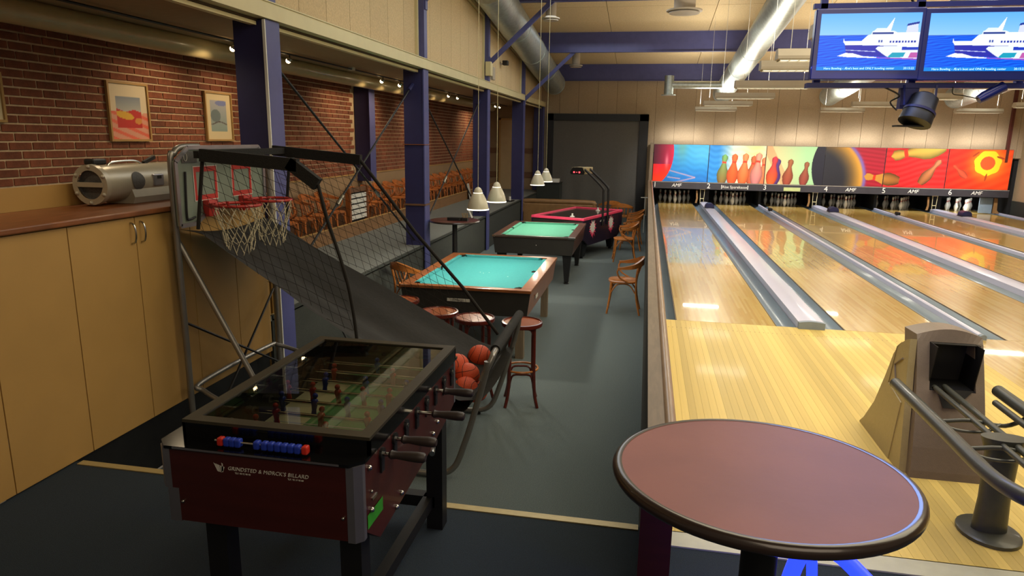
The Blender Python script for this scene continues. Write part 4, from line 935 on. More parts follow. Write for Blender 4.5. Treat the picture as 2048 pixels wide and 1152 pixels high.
tops = [(x, y+.03, z) for x, z in arcp]; topb = [(x, y+.24, z-.01) for x, z in arcp]; botf = [(x, y, .87) for x, z in arcp]; botb = [(x, y+.22, .87) for x, z in arcp]
k0 = tops+topb+botf+botb; fs = []
for i in range(n-1): fs += [(i, i+1, n+i+1, n+i), (2*n+i, 2*n+i+1, i+1, i), (n+i, n+i+1, 3*n+i+1, 3*n+i), (3*n+i, 3*n+i+1, 2*n+i+1, 2*n+i)]
fs += [(0, n, 3*n, 2*n), (n-1, 3*n-1, 4*n-1, 2*n-1)]
mb.add(k0, fs); mb.build('front_hood', M['hoodf'], t)
MB().box(1.26, 1.63, fy(.7)+.17, fy(.7)+.19, .5, .9).box(1.321, 1.326, fy(.62), fy(.7)+.17, .56, .87).box(1.580, 1.585, fy(.62), fy(.7)+.17, .56, .87).box(1.32, 1.6, fy(.8), fy(.8)+.14, .862, .868).build('opening_dark_liner', M['black'], t)  # black sheets added to shut light out of the opening
MB().box(1.32, 1.60, fy(.56)+.005, fy(.56)+.32, .555, .566).build('opening_floor', M['black'], t)
MB().add([(1.36, fy(.57)-.006, .575), (1.57, fy(.57)-.006, .575), (1.50, fy(.5)-.008, .50), (1.49, fy(.45)-.008, .46), (1.40, fy(.45)-.008, .46), (1.39, fy(.5)-.008, .50)], [(0, 1, 2, 3, 4, 5)]).build('opening_lip', M['black'], t)
# side wing / rear body
prf = [(-3.26, 0), (-2.62, 0), (-2.68, .06), (-2.80, .25), (-2.88, .5), (-2.93, .70), (-2.96, .78), (-2.96, .80), (-2.965, .5), (-3.24, .45)]
mb = MB(); secs = []
for x, g_ in ((1.20, .0), (1.225, 1.0), (1.42, 1.06), (1.62, 1.0), (1.66, .0)):
    secs.append([(x, -3.1+(yy+3.1)*(1 if g_ else .96), zz*(1.0 if g_ == 1 else (g_ or .96))) for yy, zz in prf])
loft(mb, secs).build('rear_body', M['hood'], t, True)
wg = [(-3.44, .0), (-2.62, 0), (-2.68, .06), (-2.80, .25), (-2.88, .5), (-2.93, .70), (-3.00, .80), (-3.08, .86), (-3.13, .88), (-3.20, .66), (-3.30, .4)]
MB().prism(wg, 1.205, 1.246, 'x').build('side_wing', M['hood'], t)
MB().tube([(1.203, -3.10, .72), (1.203, -3.00, .64), (1.203, -3.08, .53)], .007, 6).build('arrow_mark', M['hoodf'], t)
for ch_ in t.children:
    for v_ in ch_.data.vertices: v_.co.x += .075*v_.co.z/.9; v_.co.z *= .88
rk = thing('ball_rack', 'dark grey curved ball rack on an oval pedestal before the hood', 'ball rack', (1.43, -4.08, 0))
zR = .57
def rl(x, y0, r, nm, z=zR, endx=None):
    pts = [(x, y0, z), (x, y0-.06, z), (x, -4.2, z), (x, -4.6, z+.0)]
    if endx is not None: pts += [(x+(endx-x)*.12, -4.80, z), (x+(endx-x)*.45, -4.92, z), (endx, -4.97, z)]
    MB().tube(bez(pts, 6), r, 14).build(nm, M['railgrey'], rk, True)
rl(1.10, -3.50, .034, 'outer_rail', zR+.02, 1.38); rl(1.65, -3.50, .034, 'outer_rail', zR+.02, 1.38)
rl(1.165, -3.62, .012, 'inner_rail', zR-.005, 1.38); rl(1.585, -3.62, .018, 'inner_rail', zR-.01, 1.38)
rl(1.40, -3.30, .016, 'centre_rail', zR-.055); rl(1.465, -3.28, .018, 'centre_rail', zR-.055)
for y in (-3.80, -4.15):
    MB().tube(bez([(1.12, y, zR-.02), (1.22, y, zR-.075), (1.38, y, zR-.06), (1.56, y, zR-.075), (1.66, y, zR-.02)], 5), .012, 10).build('cross_bar', M['railgrey'], rk, True)
    MB().tube(bez([(1.2, y, zR-.07), (1.30, y-.05, zR-.1), (1.44, y-.05, zR-.1), (1.54, y, zR-.07)], 5), .009, 8).build('cross_bar', M['railgrey'], rk, True)
def osec(z, a, b): return [(1.43+a*math.cos(q*PI/12), -4.08+b*math.sin(q*PI/12), z) for q in range(24)]
loft(MB(), [osec(.02, .085, .05), osec(.2, .075, .045), osec(.45, .08, .05), osec(.54, .11, .06)]).build('pedestal', M['railgrey'], rk, True)
loft(MB(), [osec(.0, .145, .165), osec(.018, .145, .165), osec(.026, .13, .15)]).build('base_plate', M['railgrey'], rk, True)
# ---- television screens
scr = col_mat('screen_picture', .3, emit=1.15)
def tvart(U, V):
    rgb = np.zeros(U.shape+(3,)); v = V; u = U
    t_ = np.clip((v-.58)/.42, 0, 1)[..., None]; rgb[...] = np.array((150, 205, 255))*(1-t_)+np.array((96, 178, 255))*t_
    w_ = v < .62; wave = np.sin(v*150+np.sin(u*22+v*30)*2.2)*.5+.5
    sea = np.array((2, 92, 235))*np.ones(3); rgb[w_] = (sea[None]+(wave[w_][:, None]-.5)*np.array((10, 34, 30)))
    rgb[(v < .625) & (v > .615)] = (90, 130, 190)
    def poly(P, c):
        ins = np.zeros(U.shape, bool); n = len(P)
        for i in range(n):
            (x1, y1), (x2, y2) = P[i], P[i-1]
            if y1 == y2: continue
            cnd = ((y1 > v) != (y2 > v)) & (u < (x2-x1)*(v-y1)/(y2-y1)+x1); ins ^= cnd
        rgb[ins] = c
    poly([(.26, .49), (.29, .28), (.62, .24), (1, .22), (1, .50)], (40, 46, 170))
    poly([(.25, .56), (.25, .50), (.27, .45), (1, .42), (1, .66), (.80, .66), (.55, .645), (.49, .62), (.43, .52), (.26, .52)], (240, 246, 255))
    poly([(.52, .63), (.53, .69), (.74, .69), (.78, .66), (.80, .62), (.52, .62)], (238, 246, 255))
    poly([(.53, .63), (.53, .665), (.74, .665), (.74, .63)], (60, 80, 150))
    poly([(.54, .69), (.57, .74), (.66, .74), (.68, .69)], (225, 240, 255)); poly([(.65, .69), (.73, .91), (.735, .91), (.71, .69)], (245, 250, 255))
    poly([(.86, .66), (.87, .80), (.97, .82), (.98, .66)], (214, 220, 245)); poly([(.86, .77), (.87, .81), (.98, .845), (.98, .81)], (24, 52, 150))
    poly([(.60, .42), (.58, .38), (.62, .33), (.68, .26), (.72, .22), (1, .20), (1, .43)], (232, 242, 255))
    poly([(.70, .22), (.75, .31), (.88, .31), (.86, .23)], (20, 160, 190)); poly([(.91, .22), (.93, .31), (1, .31), (1, .22)], (190, 90, 170))
    poly([(.84, .355), (.84, .41), (1, .40), (1, .35)], (30, 60, 190))
    for i in range(9): poly([(.71+i*.03, .48), (.71+i*.03, .52), (.728+i*.03, .52), (.728+i*.03, .48)], (40, 60, 170))
    for i in range(2): poly([(.60+i*.025, .49), (.60+i*.025, .53), (.615+i*.025, .53), (.615+i*.025, .49)], (70, 90, 170))
    poly([(.20, .255), (.28, .31), (.36, .30), (.46, .25), (.62, .23), (.60, .215), (.3, .235)], (246, 250, 255))
    poly([(.28, .355), (.28, .365), (.58, .335), (.58, .325)], (200, 210, 250))
    poly([(.60, .215), (.60, .23), (1, .205), (1, .18)], (150, 80, 200))
    b_ = v < .065; rgb[b_] = (6, 130, 225)
    return rgb
for k, (xa, xb, l) in enumerate(((.572, 1.140, 'left hanging television screen showing a white and blue ferry'), (1.186, 1.745, 'right hanging television screen showing a ferry, cut by the picture edge'))):
    z0 = 2.425-.006*k; z1 = 2.756-.006*k; t = thing('television', l, 'television', ((xa+xb)/2, -2.96, z0-.06))
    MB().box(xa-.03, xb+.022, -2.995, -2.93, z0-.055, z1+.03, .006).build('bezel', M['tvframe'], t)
    painted('screen', tvart, lambda u, v, xa=xa, xb=xb, z0=z0, z1=z1: (xa+u*(xb-xa), -2.997, z0+v*(z1-z0)), 240, 140, scr, t)
    tm = bpy.data.materials.get('screen_text') or mat('screen_text', (190, 240, 255), .5, emit=((190, 240, 255), 1.1))
    text_mb("Hero Bowling - Ærø's best and ONLY bowling center", .0185, lambda u, v, w: (xa+.245+u, -2.999-w, z0+.011+v), .0003).build('ticker_text', tm, t)
    text_mb("20:15:22", .0175, lambda u, v, w: (xb-.04+u, -2.999-w, z0+.011+v), .0003).build('clock_text', tm, t)
t = thing('screen_mount', 'glow-tinted steel mounting frame holding both television screens', 'mount', (1.15, -2.9, 2.2))
MB().box(.54, 1.80, -2.92, -2.88, 2.80, 2.83).box(.54, 1.80, -2.94, -2.86, 2.325, 2.355).build('cross_rail', M['mountglow'], t)
for x in (.60, 1.155, 1.755): MB().box(x-.02, x+.02, -2.92, -2.88, 2.33, 4.2).build('hanger', M['mountglow'], t)
MB().tube(bez([(.9, -2.86, 3.4), (1.05, -2.86, 3.0), (1.13, -2.86, 2.82)], 6), .008, 8).build('cable', M['black'], t, True)
MB().box(1.10, 1.20, -2.93, -2.87, 2.2, 2.33).build('lamp_bracket', M['mountglow'], t)
# par can lamp under the screens
t = thing('stage_lamp', 'black round stage lamp hanging below the screens', 'lamp', (1.2, -2.95, 2.3))
d = Vector((-.35, -.25, -.9)).normalized(); p0 = Vector((1.24, -2.95, 2.285)); 
MB().tube([p0, p0+d*.02, p0+d*.1, p0+d*.12, p0+d*.19], [.045, .075, .082, .09, .095], 24).build('can', M['black'], t, True)
MB().tube([p0+d*.11, p0+d*.125], .094, 24).build('ring', M['bluedk'], t, True)
for s in (-1, 1): MB().bar((1.2+s*.095, -2.93, 2.34), (1.2+s*.09, -2.95, 2.22), .012, .03).build('yoke_arm', M['mountglow'], t)
MB().box(1.08, 1.27, -3.0, -2.90, 2.09, 2.10).build('filter_frame', M['black'], t); MB().tube(bez([(1.0, -2.92, 2.33), (1.09, -2.93, 2.28), (1.04, -2.94, 2.24), (1.08, -2.95, 2.19)], 6), .005, 6).build('cable', M['black'], t, True)
t = thing('small_spotlight', 'small dark cylindrical spotlight at the right under the screens', 'lamp', (1.6, -2.95, 2.33))
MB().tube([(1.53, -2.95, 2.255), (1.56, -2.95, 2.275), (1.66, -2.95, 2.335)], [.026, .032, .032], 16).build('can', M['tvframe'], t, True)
MB().bar((1.565, -2.95, 2.34), (1.565, -2.95, 2.27), .01, .01).build('stem', M['mountglow'], t); MB().tube(bez([(1.38, -2.95, 2.33), (1.385, -2.95, 2.29), (1.44, -2.95, 2.28), (1.535, -2.95, 2.26)], 5), .003, 6).build('cable', M['black'], t, True)
# ---- hanging lane lights
fx0 = None
FL = {(0, 0): 'farthest small light fitting in the left row over the lanes', (0, 1): 'second farthest light fitting of the left row', (0, 2): 'light fitting of the left row crossing the end of the bright duct', (0, 3): 'light fitting of the left row just below the bright duct',
      (0, 4): 'grey louvred light fitting left of the screens, lower one', (0, 5): 'grey louvred light fitting left of the screens, upper one', (0, 6): 'nearest light fitting touching the left screen edge'}
for i, xx in enumerate(FIX_X):
    for j, y in enumerate(FIX_Y):
        if i and j > 3: continue
        l = FL.get((i, j)) or ('light fitting number %s from the far wall in the %s row over the lanes' % (['one', 'two', 'three', 'four'][j], ['', 'middle', 'right'][i]))
        z = 2.80-(.0 if j != 3 else .03)
        if fx0 is None:
            fx0 = thing('lane_light', l, 'light fitting', (xx, y, z), group='hanging louvred lights over the lanes')
            MB().prism([(-.1, 0), (-.1, .03), (-.06, .10), (.06, .10), (.1, .03), (.1, 0)], -.55, .55, 'x').build('housing', M['fixture'], fx0, local=True)
            lv = MB()
            for q in range(12): lv.box(-.52+q*.092, -.512+q*.092, -.085, .085, -.012, .0)
            lv.box(-.53, .53, -.09, -.082, -.015, 0).box(-.53, .53, .082, .09, -.015, 0); lv.build('louvre', M['white'], fx0, local=True)
            MB().box(-.5, .5, -.075, .075, -.003, -.001).build('tube_glow', M['tubeglow'], fx0, local=True)
            for sx in (-.42, .42): MB().tube([(sx, 0, .03), (sx, 0, 1.4)], .003, 6).build('hanger_wire', M['white'], fx0, local=True)
        else:
            r_o = dup(fx0, (xx, y, z), 0, l)
            for ch_ in r_o.children:
                if ch_.name.startswith('hanger_wire'): ch_.scale = (1, 1, (zc(y)-z)/1.4)
# ---- rail spotlights by the brick wall
rt = struct(MB().tube([(-4.85, -3, 2.955), (-4.85, 14.2, 2.955)], .012, 8).build('trim_8', M['black']))
names = ['brightest ceiling spotlight left of the nearest column', 'bright ceiling spotlight right of the nearest column', 'ceiling spotlight midway between the first two columns', 'ceiling spotlight just left of the second column head', 'faint ceiling spotlight touching the second column', 'left ceiling spotlight in the second bay', 'right ceiling spotlight in the second bay', 'left ceiling spotlight behind the third column', 'right ceiling spotlight behind the third column']
s0 = None
for y, l in zip((-.69, .5, 3.62, 4.48, 5.35, 7.63, 8.4, 12.56, 13.17), names):
    if s0 is None:
        s0 = thing('ceiling_spotlight', l, 'spotlight', (-4.85, y, 2.955), group='halogen spotlights along the brick wall')
        MB().tube([(0, 0, 0), (0, 0, -.05)], .008, 8).build('stem', M['black'], s0, True, local=True)
        MB().tube([(.02, 0, -.05), (-.02, 0, -.075)], [.018, .03], 14).build('cup', M['steel'], s0, True, local=True)
        MB().sphere((-.022, 0, -.078), .03, 12, 8).build('bulb', M['bulbglow'], s0, True, local=True)
    else: dup(s0, (-4.85, y, 2.955), 0, l)
tag(MB().box(-4.9, -4.82, 2.35, 2.42, 2.94, 2.985).build('detector_box', M['white']), 'small white box under the low ceiling between two spotlights', 'box')
# small camera on upper wall
t = thing('wall_camera', 'small dark floodlight on the upper wall near the long brace', 'floodlight', (-3.78, 8.35, 3.6))
MB().box(-3.78, -3.66, 8.25, 8.42, 3.60, 3.70, .01).build('body', M['black'], t); MB().bar((-3.84, 8.3, 3.62), (-3.75, 8.32, 3.64), .02, .02).build('arm', M['greytube'], t)
t = thing('wall_box', 'white box on the third column above the cream beam', 'box', (-3.7, 6.7, 3.15))
MB().box(-3.78, -3.66, 6.56, 6.74, 3.22, 3.50, .01).build('body', M['cream'], t); MB().box(-3.72, -3.66, 6.78, 6.98, 3.16, 3.42, .01).build('lower_body', M['fixture'], t)
# ---- pendants
p0_ = None
for (x, y), l in zip(PEND, ['nearer pendant lamp above the front pool table', 'farther pendant lamp above the front pool table', 'nearer pendant lamp above the back pool table', 'farther pendant lamp above the back pool table']):
    if p0_ is None:
        p0_ = thing('pendant_lamp', l, 'pendant lamp', (x, y, 1.19), group='cream pendant lamps over the pool tables')
        pr = [(.122, 0), (.120, .02), (.108, .07), (.088, .125), (.064, .17), (.052, .185)]
        sh = MB().lathe(pr, 32, cap=False).lathe([(r_*.97, z_) for r_, z_ in pr[::-1]], 32, cap=False).build('shade', M['shade'], p0_, True, local=True)
        MB().lathe([(.1225, -.002), (.1245, .004), (.1215, .012)], 32, cap=False).build('glowing_rim', M['rimglow'], sh, local=True)
        MB().lathe([(.053, .184), (.054, .188), (.050, .192)], 24, cap=False).build('glowing_slit', M['rimglow'], sh, local=True)
        MB().lathe([(.052, .19), (.045, .215), (.03, .24), (.012, .25)], 24, cap=True).build('cap', M['shade'], p0_, True, local=True)
        MB().tube([(0, 0, .25), (0, 0, 4.0)], .0028, 6).build('cord', M['cream'], p0_, local=True)
        MB().sphere((0, 0, .10), .02, 12, 8).build('bulb', M['rimglow'], p0_, True, local=True)
    else:
        o = dup(p0_, (x, y, 1.19), 0, l)
# ---- pool tables
def pool(x0, x1, y0, y1, label, felt, wood, apron, legs, extras):
    t = thing('pool_table', label, 'pool table', ((x0+x1)/2, (y0+y1)/2, ZF)); z = .40; w = .125
    MB().box(x0, x1, y0, y0+w*.75, z-.035, z, .006).build('end_rail', wood, t); MB().box(x0, x1, y1-w*.75, y1, z-.035, z, .006).build('end_rail', wood, t)
    MB().box(x0, x0+w, y0+w*.75, y1-w*.75, z-.035, z, .004).build('side_rail', wood, t); MB().box(x1-w, x1, y0+w*.75, y1-w*.75, z-.035, z, .004).build('side_rail', wood, t)
    fx0, fx1, fy0, fy1 = x0+w, x1-w, y0+w*.75, y1-w*.75; cw = .045
    MB().box(fx0, fx1, fy0, fy1, z-.055, z-.03).build('playing_cloth', felt, t)
    cu = MB(); pk_ = .07; ym = (fy0+fy1)/2
    cu.prism([(fx0+pk_, fy0), (fx1-pk_, fy0), (fx1-pk_-.04, fy0+cw), (fx0+pk_+.04, fy0+cw)], z-.03, z-.002, 'z').prism([(fx0+pk_, fy1), (fx1-pk_, fy1), (fx1-pk_-.04, fy1-cw), (fx0+pk_+.04, fy1-cw)], z-.03, z-.002, 'z')
    for (a, b) in ((fy0+pk_, ym-.05), (ym+.05, fy1-pk_)):
        cu.prism([(fx0, a), (fx0, b), (fx0+cw, b-.02), (fx0+cw, a+.03)], z-.03, z-.002, 'z').prism([(fx1, a), (fx1, b), (fx1-cw, b-.02), (fx1-cw, a+.03)], z-.03, z-.002, 'z')
    cu.build('cushion', felt, t)
    for px, py in ((fx0+.015, fy0+.015), (fx1-.015, fy0+.015), (fx0+.015, fy1-.015), (fx1-.015, fy1-.015), (fx0-.01, ym), (fx1+.01, ym)):
        MB().lathe([(.001, z-.0295), (.055, z-.0290), (.06, z-.006), (.064, z-.0015)], 18, (px, py, 0), cap=False).build('pocket', M['black'], t, True)
    ax = .04
    MB().prism([(x0+ax*.3, z-.035), (x1-ax*.3, z-.035), (x1-ax*1.2, z-.30), (x0+ax*1.2, z-.30)], y0+.02, y0+.045, 'y').build('end_apron', apron, t)
    MB().prism([(x0+ax*.3, z-.035), (x1-ax*.3, z-.035), (x1-ax*1.2, z-.30), (x0+ax*1.2, z-.30)], y1-.045, y1-.02, 'y').build('end_apron', apron, t)
    for xx, s in ((x0, 1), (x1, -1)):
        MB().prism([(xx+s*.012, z-.035), (xx+s*.04, z-.035), (xx+s*.075, z-.30), (xx+s*.048, z-.30)], y0+.045, y1-.045, 'y').build('side_apron', M['walnut'] if wood is M['walnut'] else wood, t)
    MB().box(x0+.06, x1-.06, y0+.05, y1-.05, z-.28, z-.06).build('slate_box', M['poolblack'], t)
    for lx, ly in ((x0+.14, y0+.16), (x1-.14, y0+.16), (x0+.14, y1-.16), (x1-.14, y1-.16)):
        if legs == 'taper':
            lg = MB(); loft(lg, [[(lx-.035, ly-.035, ZF+.03), (lx+.035, ly-.035, ZF+.03), (lx+.035, ly+.035, ZF+.03), (lx-.035, ly+.035, ZF+.03)], [(lx-.075, ly-.07, z-.28), (lx+.075, ly-.07, z-.28), (lx+.075, ly+.07, z-.28), (lx-.075, ly+.07, z-.28)]])
            lo = lg.build('leg', M['black'], t); MB().lathe([(.045, 0), (.045, .012), (.02, .03)], 16, (lx, ly, ZF)).build('foot', M['black'], lo, True)
        else: MB().box(lx-.045, lx+.045, ly-.045, ly+.045, ZF, z-.28).build('leg', M['railtop'], t)
    if extras:
        cs = MB()
        MB().box(x0-.004, x0+.05, y0-.004, y0+.05, z-.03, z+.004, .006).build('corner_cap', M['chromerod'], t); MB().box(x1-.12, x1+.004, y0-.006, y0+.03, z-.03, z+.004, .006).build('corner_cap', M['chromerod'], t)
        MB().box(x0+.05, x1-.12, y0-.004, y0+.012, z-.02, z+.002).build('edge_trim', M['steel'], t)
        MB().sphere(((x0+x1)/2+.05, y0+.015, z-.15), .01, 8, 6).build('keyhole', M['steel'], t)
    return t
t = pool(-3.03, -1.56, -.72, 1.47, 'front pool table with teal cloth and reddish wooden rails', M['felt1'], M['oak'], M['poolblack'], 'box', False)
lb = MB().box(-2.49, -2.235, -.705, -.699, .235, .268).build('label_strip', M['whiteprint'], t, label='torn white label strip')
text_mb('GRINDSTED', .026, lambda u, v, w: (-2.37+u, -.7062-w, .251+v), .0003).build('lettering', M['poolblack'], lb)
for x, y in ((-2.36, .30), (-2.31, .26), (-2.25, .31), (-1.98, .12)): MB().lathe([(.001, .3712), (.006, .3712), (.006, .372), (.001, .372)], 8, (x, y, 0)).build('chalk_mark', M['white'], t)
MB().box(-1.575, -1.5715, -.30, -.15, .22, .26).build('side_label', M['whiteprint'], t)
pool(-2.90, -1.51, 3.38, 5.46, 'back pool table with green cloth and dark walnut sides', M['felt2'], M['walnut'], M['poolblack'], 'taper', True)
# ---- air hockey
a = -.315; ca, sa = math.cos(a), math.sin(a); HC = (-1.80, 7.02)
t = thing('air_hockey_table', 'air hockey table with pink rails and starburst stickers', 'air hockey table', (HC[0], HC[1], ZF), a)
def lb_(mb, nm, m, smooth=False, parent=None, label=None): return mb.build(nm, m, parent or t, smooth, local=True, label=label)
hw, hl, zt = .585, 1.10, .85
lb_(MB().box(-hw+.04, hw-.04, -hl+.04, hl-.04, zt-.10, zt-.022), 'play_surface', M['hockeytop'])
lb_(MB().box(-hw, -hw+.06, -hl, hl, zt-.05, zt, .006), 'side_rail', M['pink']); lb_(MB().box(hw-.06, hw, -hl, hl, zt-.05, zt, .006), 'side_rail', M['pink'])
lb_(MB().box(-hw+.06, hw-.06, -hl, -hl+.06, zt-.05, zt, .006), 'end_rail', M['pink']); lb_(MB().box(-hw+.06, hw-.06, hl-.06, hl, zt-.05, zt, .006), 'end_rail', M['pink'])
body = [(-hl+.02, .42), (-hl+.3, .28), (hl-.3, .28), (hl-.02, .42), (hl, zt-.05), (-hl, zt-.05)]
lb_(MB().prism(body, hw-.035, hw-.005, 'x'), 'side_panel', M['hockeyside']); lb_(MB().prism(body, -hw+.005, -hw+.035, 'x'), 'side_panel', M['hockeyside'])
lb_(MB().box(-hw+.035, hw-.035, -hl+.02, -hl+.05, .42, zt-.05), 'end_panel', M['poolblack']); lb_(MB().box(-hw+.035, hw-.035, hl-.05, hl-.02, .42, zt-.05), 'end_panel', M['poolblack'])
lb_(MB().box(-hw+.05, hw-.05, -hl+.25, hl-.25, .30, .7), 'blower_box', M['black'])
lb_(MB().box(-.16, .16, -hl+.013, -hl+.02, zt-.12, zt-.08), 'goal_slot', M['black'])
for px, py in ((hw-.16, -hl+.3), (hw-.16, hl-.3), (-hw+.16, -hl+.3), (-hw+.16, hl-.3)):
    g1 = MB(); loft(g1, [[(px-.05, py-.06, .04), (px+.05, py-.06, .04), (px+.05, py+.06, .04), (px-.05, py+.06, .04)], [(px-.09, py-.14, .42), (px+.09, py-.14, .42), (px+.09, py+.14, .42), (px-.09, py+.14, .42)]])
    lo = lb_(g1, 'leg', M['black']); lb_(MB().lathe([(.035, 0), (.035, .02), (.015, .045)], 14, (px, py, 0)), 'foot', M['black'], parent=lo)
r5 = random.Random(5)
for cy_ in (-.62, .40):
    for m_, sc in ((M['pink'], 1.0), (M['white'], .82)):
        P = []
        for i in range(26):
            aa = 2*PI*i/26; rr_ = (.17 if i % 2 == 0 else .10)*sc*r5.uniform(.85, 1.15); P.append((cy_+rr_*math.cos(aa)*1.15, .60+(0 if sc == 1 else .03)+rr_*math.sin(aa)*1.1))
        mb = MB(); x_ = hw-.004+(.001 if sc < 1 else 0); c0 = (cy_, .60); vs = [(x_, c0[0], c0[1])]+[(x_, p[0], p[1]) for p in P]; mb.add(vs, [(0, i+1, (i+1) % 26+1) for i in range(26)]); lb_(mb, 'starburst_sticker', m_)
mb = text_mb('airhockey', .06, lambda u, v, w: (hw-.003+w, -.12+u, .72+v), .0005, .2); lb_(mb, 'maker_lettering', M['white'])
for y_ in (-.14, .14):
    lb_(MB().tube(bez([(hw+.01, y_, .62), (hw+.012, y_, .9), (hw+.01, y_, 1.28), (hw-.03, y_, 1.42), (.18, y_, 1.74), (.10, y_, 1.775), (-.05, y_, 1.78)], 6), .025, 10), 'score_arm', M['black'], True)
sb = lb_(MB().box(-.13, .16, -.17, .30, 1.66, 1.80, .012), 'score_box', M['hood'])
lb_(MB().prism([(-.14, 1.655), (.15, 1.655), (.17, 1.70), (.12, 1.80), (-.10, 1.80), (-.16, 1.70)], -.185, -.165, 'y'), 'display_face', M['black'], parent=sb)
lb_(MB().box(-.08, -.05, -.19, -.186, 1.685, 1.715).box(.04, .07, -.19, -.186, 1.685, 1.715).box(-.02, .01, -.19, -.186, 1.697, 1.703), 'red_digits', M['led'], parent=sb)
def striker(x, y, l):
    s = thing('striker', l, 'striker', (x, y, .430)); MB().lathe([(.05, 0), (.052, .012), (.03, .02), (.016, .028), (.016, .05), (.02, .06), (.01, .07)], 20).build('body', M['white'], s, True, local=True)
striker(-1.86, 6.22, 'white striker at the near end of the air hockey table'); striker(-1.44, 7.62, 'white striker at the far end of the air hockey table')
# ---- bentwood armchair
def chair(label, m, loc, rz, group):
    t = thing('bentwood_armchair', label, 'chair', loc, rz, group)
    def L_(mb, nm, smooth=True): return mb.build(nm, m, t, smooth, local=True)
    n = 28; prof = []
    def se(a, rx, ry): c_, s_ = math.cos(a), math.sin(a); k = (abs(c_)**3+abs(s_)**3)**(-1/3); return rx*c_*k, ry*s_*k
    mb = MB(); rings = []
    for (f_, z_) in ((.05, .452), (.7, .455), (.93, .468), (1.0, .462), (.98, .44), (.9, .436), (.05, .436)):
        rings.append([(se(2*PI*i/n, .205*f_, .20*f_)[0], se(2*PI*i/n, .205*f_, .20*f_)[1], z_) for i in range(n)])
    loft(mb, rings); L_(mb, 'seat')
    for s in (-1, 1):
        L_(MB().tube(bez([(s*.165, -.155, .44), (s*.17, -.165, .25), (s*.185, -.20, .0)], 5), [.017]*4+[.016]*4+[.014]*3, 10), 'leg')
        L_(MB().tube(bez([(s*.20, .25, .0), (s*.17, .20, .22), (s*.16, .185, .44), (s*.165, .205, .60), (s*.175, .235, .72)], 4), [.014]*8+[.016]*9, 10), 'leg')
        L_(MB().tube(bez([(s*.268, -.045, .665), (s*.262, -.075, .61), (s*.235, -.03, .52), (s*.205, .09, .455)], 5), .0115, 8), 'arm_support')
        L_(MB().tube(bez([(s*.16, -.155, .30), (s*.13, -.14, .40), (s*.06, -.13, .425)], 4), .009, 8).tube(bez([(s*.172, -.155, .30), (s*.17, -.08, .41), (s*.17, 0, .43)], 4), .009, 8).tube(bez([(s*.165, .18, .30), (s*.165, .10, .41), (s*.165, 0, .43)], 4), .009, 8), 'brace')
    # arm and back band
    path = bez([(-.27, -.07, .665), (-.272, .03, .672), (-.25, .15, .695), (-.15, .245, .735), (0, .275, .75), (.15, .245, .735), (.25, .15, .695), (.272, .03, .672), (.27, -.07, .665)], 4)
    secs = []; m_ = len(path)
    for i, p in enumerate(path):
        dd = (path[min(i+1, m_-1)]-path[max(i-1, 0)]).normalized(); q = dd.cross(Vector((0, 0, 1))).normalized(); e = abs(i/(m_-1)-.5)*2
        hh = .055-.040*min(1, e*1.2); ww = .010+.016*min(1, e*1.1)
        secs.append([tuple(p+q*ww*a_+Vector((0, 0, hh*b_))) for a_, b_ in ((-1, -1), (1, -1), (1, 1), (-1, 1))])
    mb = MB(); loft(mb, secs); L_(mb, 'arm_back_band', False)
    for xs in (-.07, 0, .07): L_(MB().bar((xs, .175, .45), (xs*1.1, .262, .72), .028, .009, (0, 1, .2)), 'back_slat', False)
    return t
ch = chair('bentwood armchair nearest the camera beside the partition wall', M['bent'], (-.67, 1.86, ZF), -PI/2-.0, 'bentwood armchairs beside the partition')
dup(ch, (-.80, 6.05, ZF), -PI/2+.1, 'second bentwood armchair along the partition, near the air hockey table')
dup(ch, (-.72, 7.6, ZF), -PI/2, 'third bentwood armchair along the partition, only arms showing')
dup(ch, (-.70, 8.6, ZF), -PI/2+.05, 'fourth bentwood armchair along the partition, behind the third')
dup(ch, (-1.0, 10.2, ZF), PI, 'bentwood armchair at the far end beside the partition seen from behind', 'bentwood armchairs at the far end')
dup(ch, (-1.35, 10.9, ZF), PI+.3, 'pale seated armchair behind the air hockey table', 'bentwood armchairs at the far end')
dup(ch, (-3.37, .75, ZF), PI*.82, 'yellowish bentwood chair between the front pool table and the platform', 'bentwood chairs beside the pool table')
c2 = chair('first bentwood armchair on the platform, right of the nearest column', M['bentdk'], (-5.44, 1.15, .335), PI/2, 'orange bentwood armchairs along the brick wall')
c2.scale = (.93, .93, .93)
for y, l in ((1.685, 'second platform armchair right of the nearest column'), (2.22, 'third platform armchair, two places left of the white slatted rack'), (2.755, 'platform armchair directly left of the white slatted rack')): dup(c2, (-5.44, y, .335), PI/2, l)
ordn = ['first', 'second', 'third', 'fourth', 'fifth', 'sixth', 'seventh', 'eighth', 'ninth', 'tenth', 'eleventh', 'twelfth', 'thirteenth', 'fourteenth', 'fifteenth', 'sixteenth', 'seventeenth', 'eighteenth']
y = 4.05
for i in range(16):
    dup(c2, (-5.44, y, .335), PI/2+random.uniform(-.05, .05), '%s bentwood armchair right of the white slatted rack' % ordn[i]); y += .56
dup(c2, (-5.40, 13.3, .335), PI/2, 'reddish armchair alone at the far end of the platform')
